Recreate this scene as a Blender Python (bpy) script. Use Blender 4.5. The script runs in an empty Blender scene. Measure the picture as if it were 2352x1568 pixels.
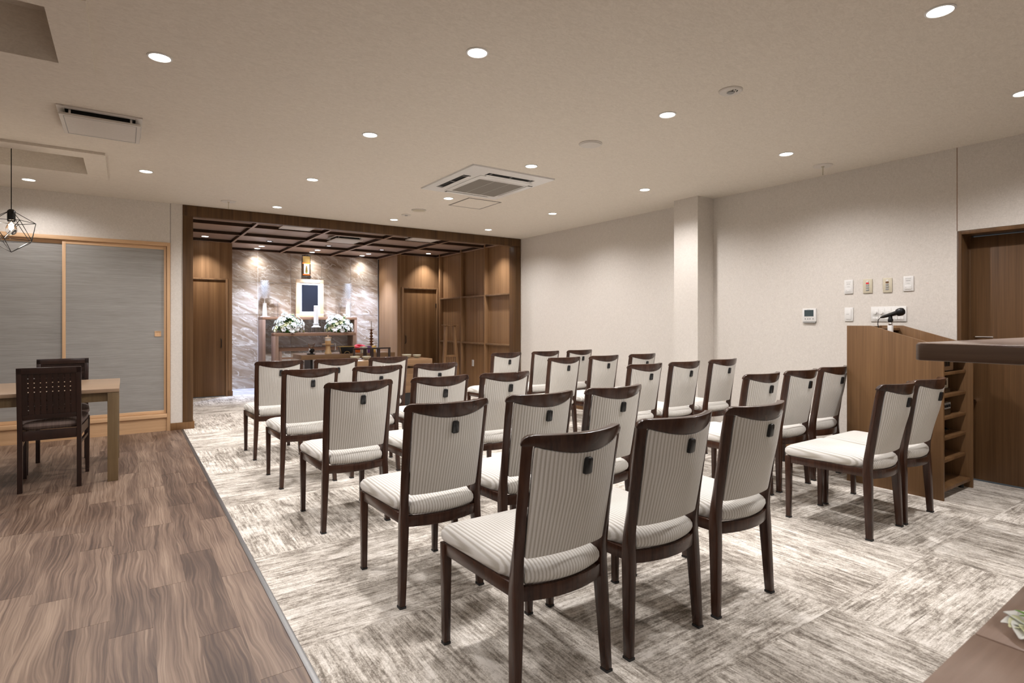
import bpy, bmesh, math, random
from mathutils import Vector
random.seed(7)
PI = math.pi
SC = bpy.context.scene
COL = SC.collection

# ------------------------------------------------------------------ camera
cam_d = bpy.data.cameras.new('camera'); cam = bpy.data.objects.new('camera', cam_d); COL.objects.link(cam)
SC.camera = cam
cam_d.sensor_width = 36.0; cam_d.sensor_fit = 'HORIZONTAL'
cam_d.lens = 1295.5 / 2352 * 36.0
cam_d.shift_y = -(784 - 740) / 2352.0
cam.location = (0, 0, 1.25)
YAW = math.atan(888 / 1295.5)
cam.rotation_euler = (PI / 2, 0, -YAW)
cam_d.clip_start = 0.02
cam_d.dof.use_dof = True; cam_d.dof.focus_distance = 4.0; cam_d.dof.aperture_fstop = 5.6

# ------------------------------------------------------------------ world, exposure
w = bpy.data.worlds.new('world'); SC.world = w; w.use_nodes = True
w.node_tree.nodes['Background'].inputs[0].default_value = (0.9, 0.95, 1, 1)
w.node_tree.nodes['Background'].inputs[1].default_value = 0.05
vs = SC.view_settings
vs.view_transform = 'Standard'; vs.look = 'None'; vs.gamma = 1; vs.use_curve_mapping = False
vs.exposure = 0.0
LAMP_W = 108.0        # each ceiling downlight
ALTAR_W = 430.0       # each cool downlight over the altar
ALTAR_WARM = 46.0
ALC_W = 90.0
H = 2.627            # ceiling
ZA = 2.645           # alcove ceiling panels

# ------------------------------------------------------------------ mesh helpers
class MB:
    def __init__(s): s.v = []; s.f = []
    def box(s, x0, x1, y0, y1, z0, z1):
        b = len(s.v)
        s.v += [(x0,y0,z0),(x1,y0,z0),(x1,y1,z0),(x0,y1,z0),(x0,y0,z1),(x1,y0,z1),(x1,y1,z1),(x0,y1,z1)]
        s.f += [tuple(b+i for i in q) for q in ((3,2,1,0),(4,5,6,7),(0,1,5,4),(1,2,6,5),(2,3,7,6),(3,0,4,7))]
        return s
    def loft(s, rings, cap=True, closed=True):
        b = len(s.v); n = len(rings[0])
        for r in rings: s.v += [tuple(p) for p in r]
        for k in range(len(rings)-1):
            for i in range(n if closed else n-1):
                j = (i+1) % n
                s.f.append((b+k*n+i, b+k*n+j, b+(k+1)*n+j, b+(k+1)*n+i))
        if cap:
            s.f.append(tuple(b+i for i in reversed(range(n))))
            s.f.append(tuple(b+(len(rings)-1)*n+i for i in range(n)))
        return s
    def lathe(s, prof, n=24, c=(0,0,0)):
        rings = []
        for r, z in prof:
            r = max(r, 1e-4)
            rings.append([(c[0]+r*math.cos(2*PI*i/n), c[1]+r*math.sin(2*PI*i/n), c[2]+z) for i in range(n)])
        return s.loft(rings)
    def tube(s, pts, r, n=8):
        rings = []
        P = [Vector(p) for p in pts]
        for k, p in enumerate(P):
            d = (P[min(k+1, len(P)-1)] - P[max(k-1, 0)]).normalized()
            a = Vector((0,0,1)) if abs(d.z) < .9 else Vector((1,0,0))
            u = d.cross(a).normalized(); v = d.cross(u)
            rr = r[k] if isinstance(r, (list, tuple)) else r
            rings.append([tuple(p + (u*math.cos(2*PI*i/n) + v*math.sin(2*PI*i/n))*rr) for i in range(n)])
        return s.loft(rings)
    def prism(s, poly, axis, a, b):
        # poly: 2D points in the two other axes, extruded a..b along axis
        def mk(t):
            o = []
            for p, q in poly:
                o.append({'x':(t,p,q), 'y':(p,t,q), 'z':(p,q,t)}[axis])
            return o
        return s.loft([mk(a), mk(b)])
    def mesh(s, name, bevel=0, segs=2, smooth=False, sharp=30):
        me = bpy.data.meshes.new(name)
        me.from_pydata(s.v, [], s.f)
        bm = bmesh.new(); bm.from_mesh(me)
        bmesh.ops.recalc_face_normals(bm, faces=bm.faces)
        if bevel:
            es = [e for e in bm.edges if len(e.link_faces) == 2 and e.calc_face_angle(0) > math.radians(sharp)]
            bmesh.ops.bevel(bm, geom=es, offset=bevel, segments=segs, affect='EDGES', profile=.5, clamp_overlap=True)
        if smooth or bevel:
            for f in bm.faces: f.smooth = True
            for e in bm.edges:
                if len(e.link_faces) == 2 and e.calc_face_angle(0) > math.radians(35): e.smooth = False
        bm.to_mesh(me); bm.free()
        return me
    def build(s, name, mat, parent=None, bevel=0, segs=2, smooth=False, world=True, sharp=30, label=None):
        if parent is not None and world:
            L = wloc(parent)
            s.v = [(a-L[0], b-L[1], c-L[2]) for a, b, c in s.v]
        me = s.mesh(name, bevel, segs, smooth, sharp)
        me.materials.append(mat)
        return link(name, me, parent, label)

def wloc(o):
    L = Vector((0,0,0))
    while o is not None:
        L = L + Vector(o.location); o = o.parent
    return L
def link(name, me, parent=None, label=None):
    o = bpy.data.objects.new(name, me); COL.objects.link(o)
    if parent is not None: o.parent = parent
    if label: o['label'] = label
    return o
def thing(name, label, cat, loc=(0,0,0), rz=0, group=None):
    o = bpy.data.objects.new(name, None); COL.objects.link(o)
    o.empty_display_size = .1
    o.location = loc; o.rotation_euler = (0,0,rz)
    return tag(o, label, cat, group)
def tag(o, label, cat, group=None):
    o['label'] = label; o['category'] = cat
    if group: o['group'] = group
    return o
def struct(name, mb, mat, parent=None, **k):
    o = mb.build(name, mat, parent, **k)
    if parent is None: o['kind'] = 'structure'
    return o
def sroot(name, loc=(0,0,0)):
    o = bpy.data.objects.new(name, None); COL.objects.link(o); o.location = loc; o['kind'] = 'structure'; return o
KIDS = {}
def dup(root, loc, rz, label=None, group=None):
    r = root.copy(); COL.objects.link(r); r.location = loc; r.rotation_euler = (0,0,rz)
    if label: r['label'] = label
    if group: r['group'] = group
    for ch in list(root.children):
        c = ch.copy(); COL.objects.link(c); c.parent = r
        for g in list(ch.children):
            d = g.copy(); COL.objects.link(d); d.parent = c
    return r
def B(*a): return MB().box(*a)

# ------------------------------------------------------------------ materials
def nt(name):
    m = bpy.data.materials.new(name); m.use_nodes = True
    t = m.node_tree; b = t.nodes['Principled BSDF']
    return m, t, b
def N(t, kind, **k):
    n = t.nodes.new(kind)
    for a, v in k.items():
        if a.startswith('i_'):
            n.inputs[int(a[2:])].default_value = v
        else: setattr(n, a, v)
    return n
def ramp(t, stops):
    r = t.nodes.new('ShaderNodeValToRGB'); e = r.color_ramp.elements
    while len(e) < len(stops): e.new(.5)
    for i, (p, c) in enumerate(stops):
        e[i].position = p; e[i].color = (*c, 1)
    return r
def plain(name, c, rough=.5, metal=0, spec=.5, coat=0):
    m, t, b = nt(name)
    b.inputs['Base Color'].default_value = (*c, 1)
    b.inputs['Roughness'].default_value = rough; b.inputs['Metallic'].default_value = metal
    b.inputs['Specular IOR Level'].default_value = spec
    if coat: b.inputs['Coat Weight'].default_value = coat; b.inputs['Coat Roughness'].default_value = .1
    n = N(t, 'ShaderNodeTexNoise'); n.inputs['Scale'].default_value = 60
    co = N(t, 'ShaderNodeTexCoord'); t.links.new(co.outputs['Object'], n.inputs['Vector'])
    r = ramp(t, [(0, tuple(x*.93 for x in c)), (1, tuple(min(1, x*1.06) for x in c))])
    t.links.new(n.outputs['Fac'], r.inputs['Fac']); t.links.new(r.outputs['Color'], b.inputs['Base Color'])
    return m
def emit(name, c, s):
    m, t, b = nt(name)
    b.inputs['Base Color'].default_value = (.8,.8,.8,1)
    b.inputs['Emission Color'].default_value = (*c, 1); b.inputs['Emission Strength'].default_value = s
    return m
def wallpaper(name, c1, c2, bump=.3, stretch=(1,1,1)):
    m, t, b = nt(name)
    co = N(t, 'ShaderNodeTexCoord'); mp = N(t, 'ShaderNodeMapping'); mp.inputs['Scale'].default_value = stretch
    t.links.new(co.outputs['Object'], mp.inputs['Vector'])
    n1 = N(t, 'ShaderNodeTexNoise'); n1.inputs['Scale'].default_value = 55; n1.inputs['Detail'].default_value = 8; n1.inputs['Distortion'].default_value = 1.5
    n2 = N(t, 'ShaderNodeTexNoise'); n2.inputs['Scale'].default_value = 260; n2.inputs['Detail'].default_value = 4
    for n in (n1, n2): t.links.new(mp.outputs['Vector'], n.inputs['Vector'])
    mx = N(t, 'ShaderNodeMath', operation='MULTIPLY_ADD'); mx.inputs[1].default_value = .45
    t.links.new(n2.outputs['Fac'], mx.inputs[0]); t.links.new(n1.outputs['Fac'], mx.inputs[2])
    r = ramp(t, [(.52, c2), (.92, c1)])
    t.links.new(mx.outputs[0], r.inputs['Fac']); t.links.new(r.outputs['Color'], b.inputs['Base Color'])
    bp = N(t, 'ShaderNodeBump'); bp.inputs['Strength'].default_value = bump; bp.inputs['Distance'].default_value = .002
    t.links.new(mx.outputs[0], bp.inputs['Height']); t.links.new(bp.outputs['Normal'], b.inputs['Normal'])
    b.inputs['Roughness'].default_value = .8
    return m
def wood(name, dark, light, scale=(70,70,1.5), rough=.4, big=.5, spec=.5, contrast=(.35,.68), bump=.05, coat=0):
    m, t, b = nt(name)
    co = N(t, 'ShaderNodeTexCoord'); oi = N(t, 'ShaderNodeObjectInfo')
    mp = N(t, 'ShaderNodeMapping'); mp.inputs['Scale'].default_value = scale
    t.links.new(co.outputs['Object'], mp.inputs['Vector'])
    wv = N(t, 'ShaderNodeMath', operation='MULTIPLY'); wv.inputs[1].default_value = 37.0
    t.links.new(oi.outputs['Random'], wv.inputs[0])
    n1 = N(t, 'ShaderNodeTexNoise', noise_dimensions='4D'); n1.inputs['Scale'].default_value = 1; n1.inputs['Detail'].default_value = 6; n1.inputs['Roughness'].default_value = .65; n1.inputs['Distortion'].default_value = .3
    mp2 = N(t, 'ShaderNodeMapping'); mp2.inputs['Scale'].default_value = tuple(x*.13 for x in scale)
    t.links.new(co.outputs['Object'], mp2.inputs['Vector'])
    n2 = N(t, 'ShaderNodeTexNoise', noise_dimensions='4D'); n2.inputs['Scale'].default_value = 1; n2.inputs['Detail'].default_value = 3
    t.links.new(mp.outputs['Vector'], n1.inputs['Vector']); t.links.new(mp2.outputs['Vector'], n2.inputs['Vector'])
    t.links.new(wv.outputs[0], n1.inputs['W']); t.links.new(wv.outputs[0], n2.inputs['W'])
    mx = N(t, 'ShaderNodeMix', data_type='FLOAT'); mx.inputs[0].default_value = big
    t.links.new(n1.outputs['Fac'], mx.inputs[2]); t.links.new(n2.outputs['Fac'], mx.inputs[3])
    r = ramp(t, [(contrast[0], dark), (contrast[1], light)])
    t.links.new(mx.outputs[0], r.inputs['Fac']); t.links.new(r.outputs['Color'], b.inputs['Base Color'])
    bp = N(t, 'ShaderNodeBump'); bp.inputs['Strength'].default_value = bump; bp.inputs['Distance'].default_value = .001
    t.links.new(n1.outputs['Fac'], bp.inputs['Height']); t.links.new(bp.outputs['Normal'], b.inputs['Normal'])
    b.inputs['Roughness'].default_value = rough; b.inputs['Specular IOR Level'].default_value = spec
    if coat: b.inputs['Coat Weight'].default_value = coat; b.inputs['Coat Roughness'].default_value = .12
    return m

M = {}
M['wall'] = wallpaper('wall_paper', (.67,.627,.575), (.58,.54,.49), .2)
M['ceil'] = wallpaper('ceiling_paper', (.72,.66,.575), (.63,.57,.49), .2, (.5,1,1))
M['portal'] = wood('portal_veneer', (.045,.022,.008), (.150,.078,.032), (160,160,1.2), .42, .45, spec=.3)
M['panelw'] = wood('wall_veneer', (.15,.078,.034), (.36,.21,.105), (150,150,1.0), .45, .4, spec=.3)
M['doorw'] = wood('door_veneer', (.12,.058,.022), (.25,.135,.058), (90,90,1.3), .42, .55, spec=.3)
M['doorR'] = wood('door_veneer_brown', (.075,.038,.016), (.175,.092,.040), (90,90,1.5), .42, .55, spec=.3)
M['tablew'] = wood('offering_table_veneer', (.14,.08,.04), (.27,.16,.085), (3,90,90), .4, .45, spec=.3)
M['lect'] = wood('lectern_veneer', (.11,.055,.022), (.215,.118,.052), (90,90,1.6), .45, .5, spec=.3)
M['altar'] = wood('altar_veneer', (.20,.11,.065), (.36,.21,.13), (3,90,90), .45, .4, spec=.3)
M['altarv'] = wood('altar_veneer_side', (.20,.12,.08), (.36,.23,.16), (90,90,2), .4, .4)
M['coffer'] = wood('coffer_veneer', (.24,.165,.12), (.46,.34,.265), (2,120,120), .45, .45, spec=.3)
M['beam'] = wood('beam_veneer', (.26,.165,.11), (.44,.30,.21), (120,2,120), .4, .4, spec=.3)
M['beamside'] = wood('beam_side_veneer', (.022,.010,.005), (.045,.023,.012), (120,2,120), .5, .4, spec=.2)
M['counter'] = wood('counter_laminate', (.055,.03,.018), (.15,.09,.055), (2,2,60), .35, .5)
M['ctop'] = wood('counter_top_laminate', (.27,.185,.14), (.38,.27,.21), (3,60,60), .22, .5)
M['pale'] = wood('pale_timber', (.48,.29,.15), (.66,.43,.25), (2,70,70), .45, .5)
M['palev'] = wood('pale_timber_upright', (.48,.29,.15), (.66,.43,.25), (70,70,2), .45, .5)
M['olive'] = wood('table_timber', (.115,.075,.035), (.20,.135,.068), (60,60,3), .35, .5)
M['olivetop'] = wood('table_top_timber', (.22,.145,.09), (.34,.235,.155), (3,60,60), .3, .5)
M['walnut'] = wood('chair_timber', (.018,.0065,.004), (.075,.032,.018), (70,70,4), .25, .45, spec=.35, coat=.12)
M['espresso'] = wood('dark_chair_timber', (.010,.004,.003), (.030,.012,.008), (50,50,4), .28, .5)
M['ash'] = wood('photo_frame_timber', (.60,.40,.22), (.74,.54,.34), (60,60,3), .45, .5)
M['black'] = plain('black_plastic', (.008,.008,.009), .22)
M['rubber'] = plain('black_rubber', (.02,.02,.02), .7)
M['white'] = plain('white_plastic', (.72,.71,.69), .35)
M['cream'] = plain('cream_plastic', (.55,.50,.38), .4)
M['grayp'] = plain('grey_plastic', (.30,.30,.29), .5)
M['offw'] = plain('off_white_panel', (.60,.56,.51), .5)
M['lcd'] = plain('display_glass', (.05,.07,.075), .15)
M['red'] = plain('red_cloth', (.75,.02,.04), .7)
M['orange'] = plain('orange_cloth', (.8,.18,.02), .7)
M['purple'] = plain('purple_cloth', (.12,.04,.16), .7)
M['gold'] = plain('gold', (.75,.52,.18), .3, .9)
M['brass'] = plain('dark_brass', (.30,.17,.10), .22, .9)
M['chrome'] = plain('chrome', (.75,.75,.76), .15, 1)
M['steel'] = plain('steel_strip', (.26,.26,.26), .38, 1)
M['dark'] = plain('dark_cavity', (.012,.011,.010), .8)
M['blackm'] = plain('black_steel', (.012,.012,.013), .35, .4)
M['wax'] = plain('white_wax', (.85,.84,.82), .5)
M['paper'] = plain('white_paper', (.85,.84,.82), .7)
M['screen'] = plain('black_photo', (.012,.014,.02), .3)
M['petal'] = plain('white_petal', (.85,.85,.80), .6)
M['petalc'] = plain('cream_petal', (.78,.78,.50), .6)
M['leaf'] = plain('green_leaf', (.08,.26,.05), .5)
M['leafl'] = plain('light_green_leaf', (.20,.42,.06), .5)
M['silver'] = plain('silver_leaf', (.88,.88,.88), .5)
M['lightwood'] = plain('turned_pale_wood', (.72,.50,.26), .4)
M['bowl'] = plain('celadon_glaze', (.44,.42,.32), .3)
M['glass'], t_, b_ = nt('clear_acrylic')
b_.inputs['Transmission Weight'].default_value = 1; b_.inputs['IOR'].default_value = 1.2; b_.inputs['Roughness'].default_value = .05
b_.inputs['Base Color'].default_value = (.93,.96,.98,1)
M['bulbglass'], t_, b_ = nt('clear_bulb_glass')
b_.inputs['Transmission Weight'].default_value = 1; b_.inputs['IOR'].default_value = 1.05; b_.inputs['Roughness'].default_value = .0
M['lampface'] = emit('downlight_diffuser', (1,.96,.90), 14)
M['lampcool'] = emit('cool_downlight_diffuser', (.86,.88,1), 14)
M['lens'] = emit('spotlight_lens', (.9,.9,1), 1.5)
M['filament'] = emit('bulb_filament', (1,.80,.55), 40)
M['plasticbag'] = plain('clear_bag', (.5,.5,.5), .2)

def stripe(name):
    m, t, b = nt(name)
    co = N(t, 'ShaderNodeTexCoord'); sp = N(t, 'ShaderNodeSeparateXYZ'); t.links.new(co.outputs['Object'], sp.inputs[0])
    mu = N(t, 'ShaderNodeMath', operation='MULTIPLY'); mu.inputs[1].default_value = 2*PI/.0128
    sn = N(t, 'ShaderNodeMath', operation='SINE')
    t.links.new(sp.outputs['X'], mu.inputs[0]); t.links.new(mu.outputs[0], sn.inputs[0])
    mr = N(t, 'ShaderNodeMapRange'); mr.inputs[1].default_value = -1; mr.inputs[2].default_value = 1
    t.links.new(sn.outputs[0], mr.inputs[0])
    n = N(t, 'ShaderNodeTexNoise'); n.inputs['Scale'].default_value = 340; n.inputs['Detail'].default_value = 3
    t.links.new(co.outputs['Object'], n.inputs['Vector'])
    nb = N(t, 'ShaderNodeTexNoise'); nb.inputs['Scale'].default_value = 9
    t.links.new(co.outputs['Object'], nb.inputs['Vector'])
    a = N(t, 'ShaderNodeMath', operation='MULTIPLY_ADD'); a.inputs[1].default_value = .35; t.links.new(n.outputs['Fac'], a.inputs[0]); t.links.new(mr.outputs[0], a.inputs[2])
    a2 = N(t, 'ShaderNodeMath', operation='MULTIPLY_ADD'); a2.inputs[1].default_value = .3; t.links.new(nb.outputs['Fac'], a2.inputs[0]); t.links.new(a.outputs[0], a2.inputs[2])
    r = ramp(t, [(.35, (.46,.43,.375)), (.95, (.69,.67,.635))])
    t.links.new(a2.outputs[0], r.inputs['Fac']); t.links.new(r.outputs['Color'], b.inputs['Base Color'])
    bp = N(t, 'ShaderNodeBump'); bp.inputs['Strength'].default_value = .5; bp.inputs['Distance'].default_value = .002
    t.links.new(a.outputs[0], bp.inputs['Height']); t.links.new(bp.outputs['Normal'], b.inputs['Normal'])
    b.inputs['Roughness'].default_value = .85; b.inputs['Sheen Weight'].default_value = .15
    return m
M['fabric'] = stripe('striped_chenille')
def streaks(name, c1, c2, sc, rough=.8):
    m = wood(name, c1, c2, sc, rough, .3, contrast=(.3,.7)); return m
M['fusuma'] = streaks('woven_grey_paper', (.20,.19,.175), (.36,.345,.325), (5,5,170))
M['seatbrown'] = streaks('brown_striped_cloth', (.06,.04,.035), (.28,.21,.18), (200,4,4))

def plankmat():
    m, t, b = nt('oak_plank_vinyl')
    co = N(t, 'ShaderNodeTexCoord'); oi = N(t, 'ShaderNodeObjectInfo')
    wv = N(t, 'ShaderNodeMath', operation='MULTIPLY'); wv.inputs[1].default_value = 91.0
    t.links.new(oi.outputs['Random'], wv.inputs[0])
    # wandering of the grain
    mpw = N(t, 'ShaderNodeMapping'); mpw.inputs['Scale'].default_value = (5.5,1.7,1); t.links.new(co.outputs['Object'], mpw.inputs['Vector'])
    nw = N(t, 'ShaderNodeTexNoise', noise_dimensions='4D'); nw.inputs['Scale'].default_value = 1; nw.inputs['Detail'].default_value = 2.5
    t.links.new(mpw.outputs['Vector'], nw.inputs['Vector']); t.links.new(wv.outputs[0], nw.inputs['W'])
    sp = N(t, 'ShaderNodeSeparateXYZ'); t.links.new(co.outputs['Object'], sp.inputs[0])
    ad = N(t, 'ShaderNodeMath', operation='MULTIPLY_ADD'); ad.inputs[1].default_value = .115
    t.links.new(nw.outputs['Fac'], ad.inputs[0]); t.links.new(sp.outputs['X'], ad.inputs[2])
    cb = N(t, 'ShaderNodeCombineXYZ'); t.links.new(ad.outputs[0], cb.inputs[0]); t.links.new(sp.outputs['Y'], cb.inputs[1])
    mp = N(t, 'ShaderNodeMapping'); mp.inputs['Scale'].default_value = (115,1.8,1); t.links.new(cb.outputs[0], mp.inputs['Vector'])
    n1 = N(t, 'ShaderNodeTexNoise', noise_dimensions='4D'); n1.inputs['Scale'].default_value = 1; n1.inputs['Detail'].default_value = 5; n1.inputs['Roughness'].default_value = .6
    t.links.new(mp.outputs['Vector'], n1.inputs['Vector']); t.links.new(wv.outputs[0], n1.inputs['W'])
    mp3 = N(t, 'ShaderNodeMapping'); mp3.inputs['Scale'].default_value = (14,1.5,1); t.links.new(cb.outputs[0], mp3.inputs['Vector'])
    n3 = N(t, 'ShaderNodeTexNoise', noise_dimensions='4D'); n3.inputs['Scale'].default_value = 1; n3.inputs['Detail'].default_value = 2
    t.links.new(mp3.outputs['Vector'], n3.inputs['Vector']); t.links.new(wv.outputs[0], n3.inputs['W'])
    mx = N(t, 'ShaderNodeMix', data_type='FLOAT'); mx.inputs[0].default_value = .36
    t.links.new(n1.outputs['Fac'], mx.inputs[2]); t.links.new(n3.outputs['Fac'], mx.inputs[3])
    sh = N(t, 'ShaderNodeMath', operation='MULTIPLY_ADD'); sh.inputs[1].default_value = .12; t.links.new(oi.outputs['Random'], sh.inputs[0]); t.links.new(mx.outputs[0], sh.inputs[2])
    r = ramp(t, [(.42, (.052,.029,.019)), (.52, (.108,.066,.045)), (.62, (.19,.127,.088)), (.74, (.29,.208,.15))])
    t.links.new(sh.outputs[0], r.inputs['Fac']); t.links.new(r.outputs['Color'], b.inputs['Base Color'])
    b.inputs['Roughness'].default_value = .42
    bp = N(t, 'ShaderNodeBump'); bp.inputs['Strength'].default_value = .1; bp.inputs['Distance'].default_value = .001
    t.links.new(n1.outputs['Fac'], bp.inputs['Height']); t.links.new(bp.outputs['Normal'], b.inputs['Normal'])
    return m
M['plank'] = plankmat()

def carpetmat():
    m, t, b = nt('woven_carpet')
    co = N(t, 'ShaderNodeTexCoord'); oi = N(t, 'ShaderNodeObjectInfo')
    wv = N(t, 'ShaderNodeMath', operation='MULTIPLY'); wv.inputs[1].default_value = 53.0
    t.links.new(oi.outputs['Random'], wv.inputs[0])
    def no(scale, det, ro=.55, dist=0):
        mp = N(t, 'ShaderNodeMapping'); mp.inputs['Scale'].default_value = scale; t.links.new(co.outputs['Object'], mp.inputs['Vector'])
        n = N(t, 'ShaderNodeTexNoise', noise_dimensions='4D'); n.inputs['Scale'].default_value = 1; n.inputs['Detail'].default_value = det
        n.inputs['Roughness'].default_value = ro; n.inputs['Distortion'].default_value = dist
        t.links.new(mp.outputs['Vector'], n.inputs['Vector']); t.links.new(wv.outputs[0], n.inputs['W']); return n
    a = no((5,75,1), 4, .7, .4)      # long streaks along local x
    c = no((2.4,5.5,1), 5, .62, 1.0)      # patches
    d = no((130,190,1), 2, .5)        # loop speckle
    e = no((24,30,1), 4, .6, 1.0)
    m1 = N(t, 'ShaderNodeMix', data_type='FLOAT'); m1.inputs[0].default_value = .45
    t.links.new(a.outputs['Fac'], m1.inputs[2]); t.links.new(c.outputs['Fac'], m1.inputs[3])
    m2 = N(t, 'ShaderNodeMix', data_type='FLOAT'); m2.inputs[0].default_value = .22
    t.links.new(m1.outputs[0], m2.inputs[2]); t.links.new(e.outputs['Fac'], m2.inputs[3])
    m3 = N(t, 'ShaderNodeMix', data_type='FLOAT'); m3.inputs[0].default_value = .16
    t.links.new(m2.outputs[0], m3.inputs[2]); t.links.new(d.outputs['Fac'], m3.inputs[3])
    r = ramp(t, [(.415, (.17,.147,.122)), (.46, (.30,.265,.225)), (.51, (.53,.485,.425)), (.57, (.76,.715,.655))])
    t.links.new(m3.outputs[0], r.inputs['Fac']); t.links.new(r.outputs['Color'], b.inputs['Base Color'])
    bp = N(t, 'ShaderNodeBump'); bp.inputs['Strength'].default_value = .6; bp.inputs['Distance'].default_value = .004
    t.links.new(m3.outputs[0], bp.inputs['Height']); t.links.new(bp.outputs['Normal'], b.inputs['Normal'])
    b.inputs['Roughness'].default_value = .95; b.inputs['Specular IOR Level'].default_value = .2
    return m
M['carpet'] = carpetmat()

def stonemat(name, stops, rough=.12):
    m, t, b = nt(name)
    co = N(t, 'ShaderNodeTexCoord'); oi = N(t, 'ShaderNodeObjectInfo')
    wv = N(t, 'ShaderNodeMath', operation='MULTIPLY'); wv.inputs[1].default_value = 29.0
    t.links.new(oi.outputs['Random'], wv.inputs[0])
    mp = N(t, 'ShaderNodeMapping'); mp.inputs['Rotation'].default_value = (0, math.radians(24), 0); mp.inputs['Scale'].default_value = (1.6,3,6.5)
    mpr = N(t, 'ShaderNodeMapping'); mpr.inputs['Rotation'].default_value = (0, math.radians(-24), 0)
    t.links.new(co.outputs['Object'], mpr.inputs['Vector'])
    mp = N(t, 'ShaderNodeMapping'); mp.inputs['Scale'].default_value = (1.9,3,6.5); t.links.new(mpr.outputs['Vector'], mp.inputs['Vector'])
    n = N(t, 'ShaderNodeTexNoise', noise_dimensions='4D'); n.inputs['Scale'].default_value = 1.3; n.inputs['Detail'].default_value = 9; n.inputs['Roughness'].default_value = .62; n.inputs['Distortion'].default_value = .7
    t.links.new(mp.outputs['Vector'], n.inputs['Vector']); t.links.new(wv.outputs[0], n.inputs['W'])
    # thin light veins
    v = N(t, 'ShaderNodeTexNoise', noise_dimensions='4D'); v.inputs['Scale'].default_value = 1.0; v.inputs['Detail'].default_value = 4; v.inputs['Distortion'].default_value = .8
    t.links.new(mp.outputs['Vector'], v.inputs['Vector']); t.links.new(wv.outputs[0], v.inputs['W'])
    s = N(t, 'ShaderNodeMath', operation='SUBTRACT'); s.inputs[1].default_value = .5; t.links.new(v.outputs['Fac'], s.inputs[0])
    ab = N(t, 'ShaderNodeMath', operation='ABSOLUTE'); t.links.new(s.outputs[0], ab.inputs[0])
    vr = N(t, 'ShaderNodeMapRange'); vr.inputs[1].default_value = 0; vr.inputs[2].default_value = .016; vr.inputs[3].default_value = .75; vr.inputs[4].default_value = 0
    t.links.new(ab.outputs[0], vr.inputs[0])
    r = ramp(t, stops); t.links.new(n.outputs['Fac'], r.inputs['Fac'])
    mc = N(t, 'ShaderNodeMix', data_type='RGBA'); t.links.new(vr.outputs[0], mc.inputs[0]); t.links.new(r.outputs['Color'], mc.inputs[6]); mc.inputs[7].default_value = (.72,.68,.62,1)
    t.links.new(mc.outputs[2], b.inputs['Base Color'])
    b.inputs['Roughness'].default_value = rough
    return m
M['stone'] = stonemat('brown_marble', [(.30, (.22,.155,.10)), (.44, (.33,.255,.19)), (.56, (.44,.375,.31)), (.72, (.60,.56,.50))], .2)
M['marble'] = stonemat('white_marble', [(.3, (.45,.46,.5)), (.6, (.75,.77,.82))], .15)
M['grout'] = plain('grout', (.74,.71,.67), .8)
M['plastic_grille'] = plain('grille_mesh', (.20,.18,.155), .7)

# ================================================================== STRUCTURE
# ---- floor
floor = sroot('floor')
B(-3.3, 5.6, -2.6, 7.64, -.06, -.012).build('subfloor', M['grout'], floor)
B(.6, 5.6, 7.64, 10.70, -.06, -.012).build('subfloor', M['dark'], floor)
B(-3.3, .538, -2.6, .6, -.012, 0).build('plank_area', M['plank'], floor)
B(.558, 5.56, -2.6, .24, -.012, 0).build('carpet_area', M['carpet'], floor)
PW, PL = .148, .966
mcache = {}
def slab(name, lx, ly, mat, z0=-.012, bev=0):
    k = (name, round(lx,3), round(ly,3))
    if k not in mcache:
        me = B(-lx/2, lx/2, -ly/2, ly/2, z0, 0).mesh(name, bev, 1); me.materials.append(mat); mcache[k] = me
    return mcache[k]
offs = {0:3.09, 1:2.546, 2:3.14, 3:2.737, 4:2.90, 5:3.249, 6:3.39}
for k in range(14):
    x1 = .538 - PW*k; x0 = x1 - PW
    o = offs.get(k, random.uniform(2, 2.9))
    while o > .6: o -= PL
    y = o
    while y < 7.62:
        a, b = max(y, .6), min(y+PL, 7.62)
        if b - a > .02:
            me = slab('plank', PW-.0002, b-a-.0014, M['plank'])
            p = link('plank', me, floor); p.location = ((x0+x1)/2, (a+b)/2, 0)
        y += PL
B(-3.3, .538-14*PW, .6, 7.62, -.012, 0).build('plank_area', M['plank'], floor)
# carpet planks in basket weave
def carpet_piece(x0, x1, y0, y1, alongx):
    if x1-x0 < .02 or y1-y0 < .02: return
    lx, ly = (x1-x0-.0006, y1-y0-.0006)
    if alongx: me = slab('carpet_tile', lx, ly, M['carpet'])
    else: me = slab('carpet_tile', ly, lx, M['carpet'])
    p = link('carpet_tile', me, floor); p.location = ((x0+x1)/2, (y0+y1)/2, 0)
    if not alongx: p.rotation_euler = (0,0,PI/2)
for i in range(5):
    for j in range(10):
        bx, by = .558 + i*1.0, .24 + j*1.0
        along = (i + j) % 2 == 0
        for k in range(4):
            if along: x0, x1, y0, y1 = bx, bx+1, by+k*.25, by+(k+1)*.25
            else: x0, x1, y0, y1 = bx+k*.25, bx+(k+1)*.25, by, by+1
            y1 = min(y1, 7.62)
            carpet_piece(x0, min(x1, 5.405 if y0 > 1.7 else 5.555), y0, y1, along)
for i in range(5):
    for j in range(3):
        bx, by = .67 + i*1.0, 7.62 + j*1.0
        along = (i + j) % 2 == 1
        for k in range(2 if True else 4):
            h2 = .5
            if along: x0, x1, y0, y1 = bx, bx+1, by+k*h2, by+(k+1)*h2
            else: x0, x1, y0, y1 = bx+k*h2, bx+(k+1)*h2, by, by+1
            carpet_piece(x0, min(x1, 5.40), y0, min(y1, 10.62), along)
B(1.47, 4.51, 10.622, 11.63, -.05, .0).build('marble_slab', M['marble'], floor)
strip = struct('trim_1', B(.536, .559, -2.6, 7.60, -.002, .0035), M['steel'], bevel=.001)

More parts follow.
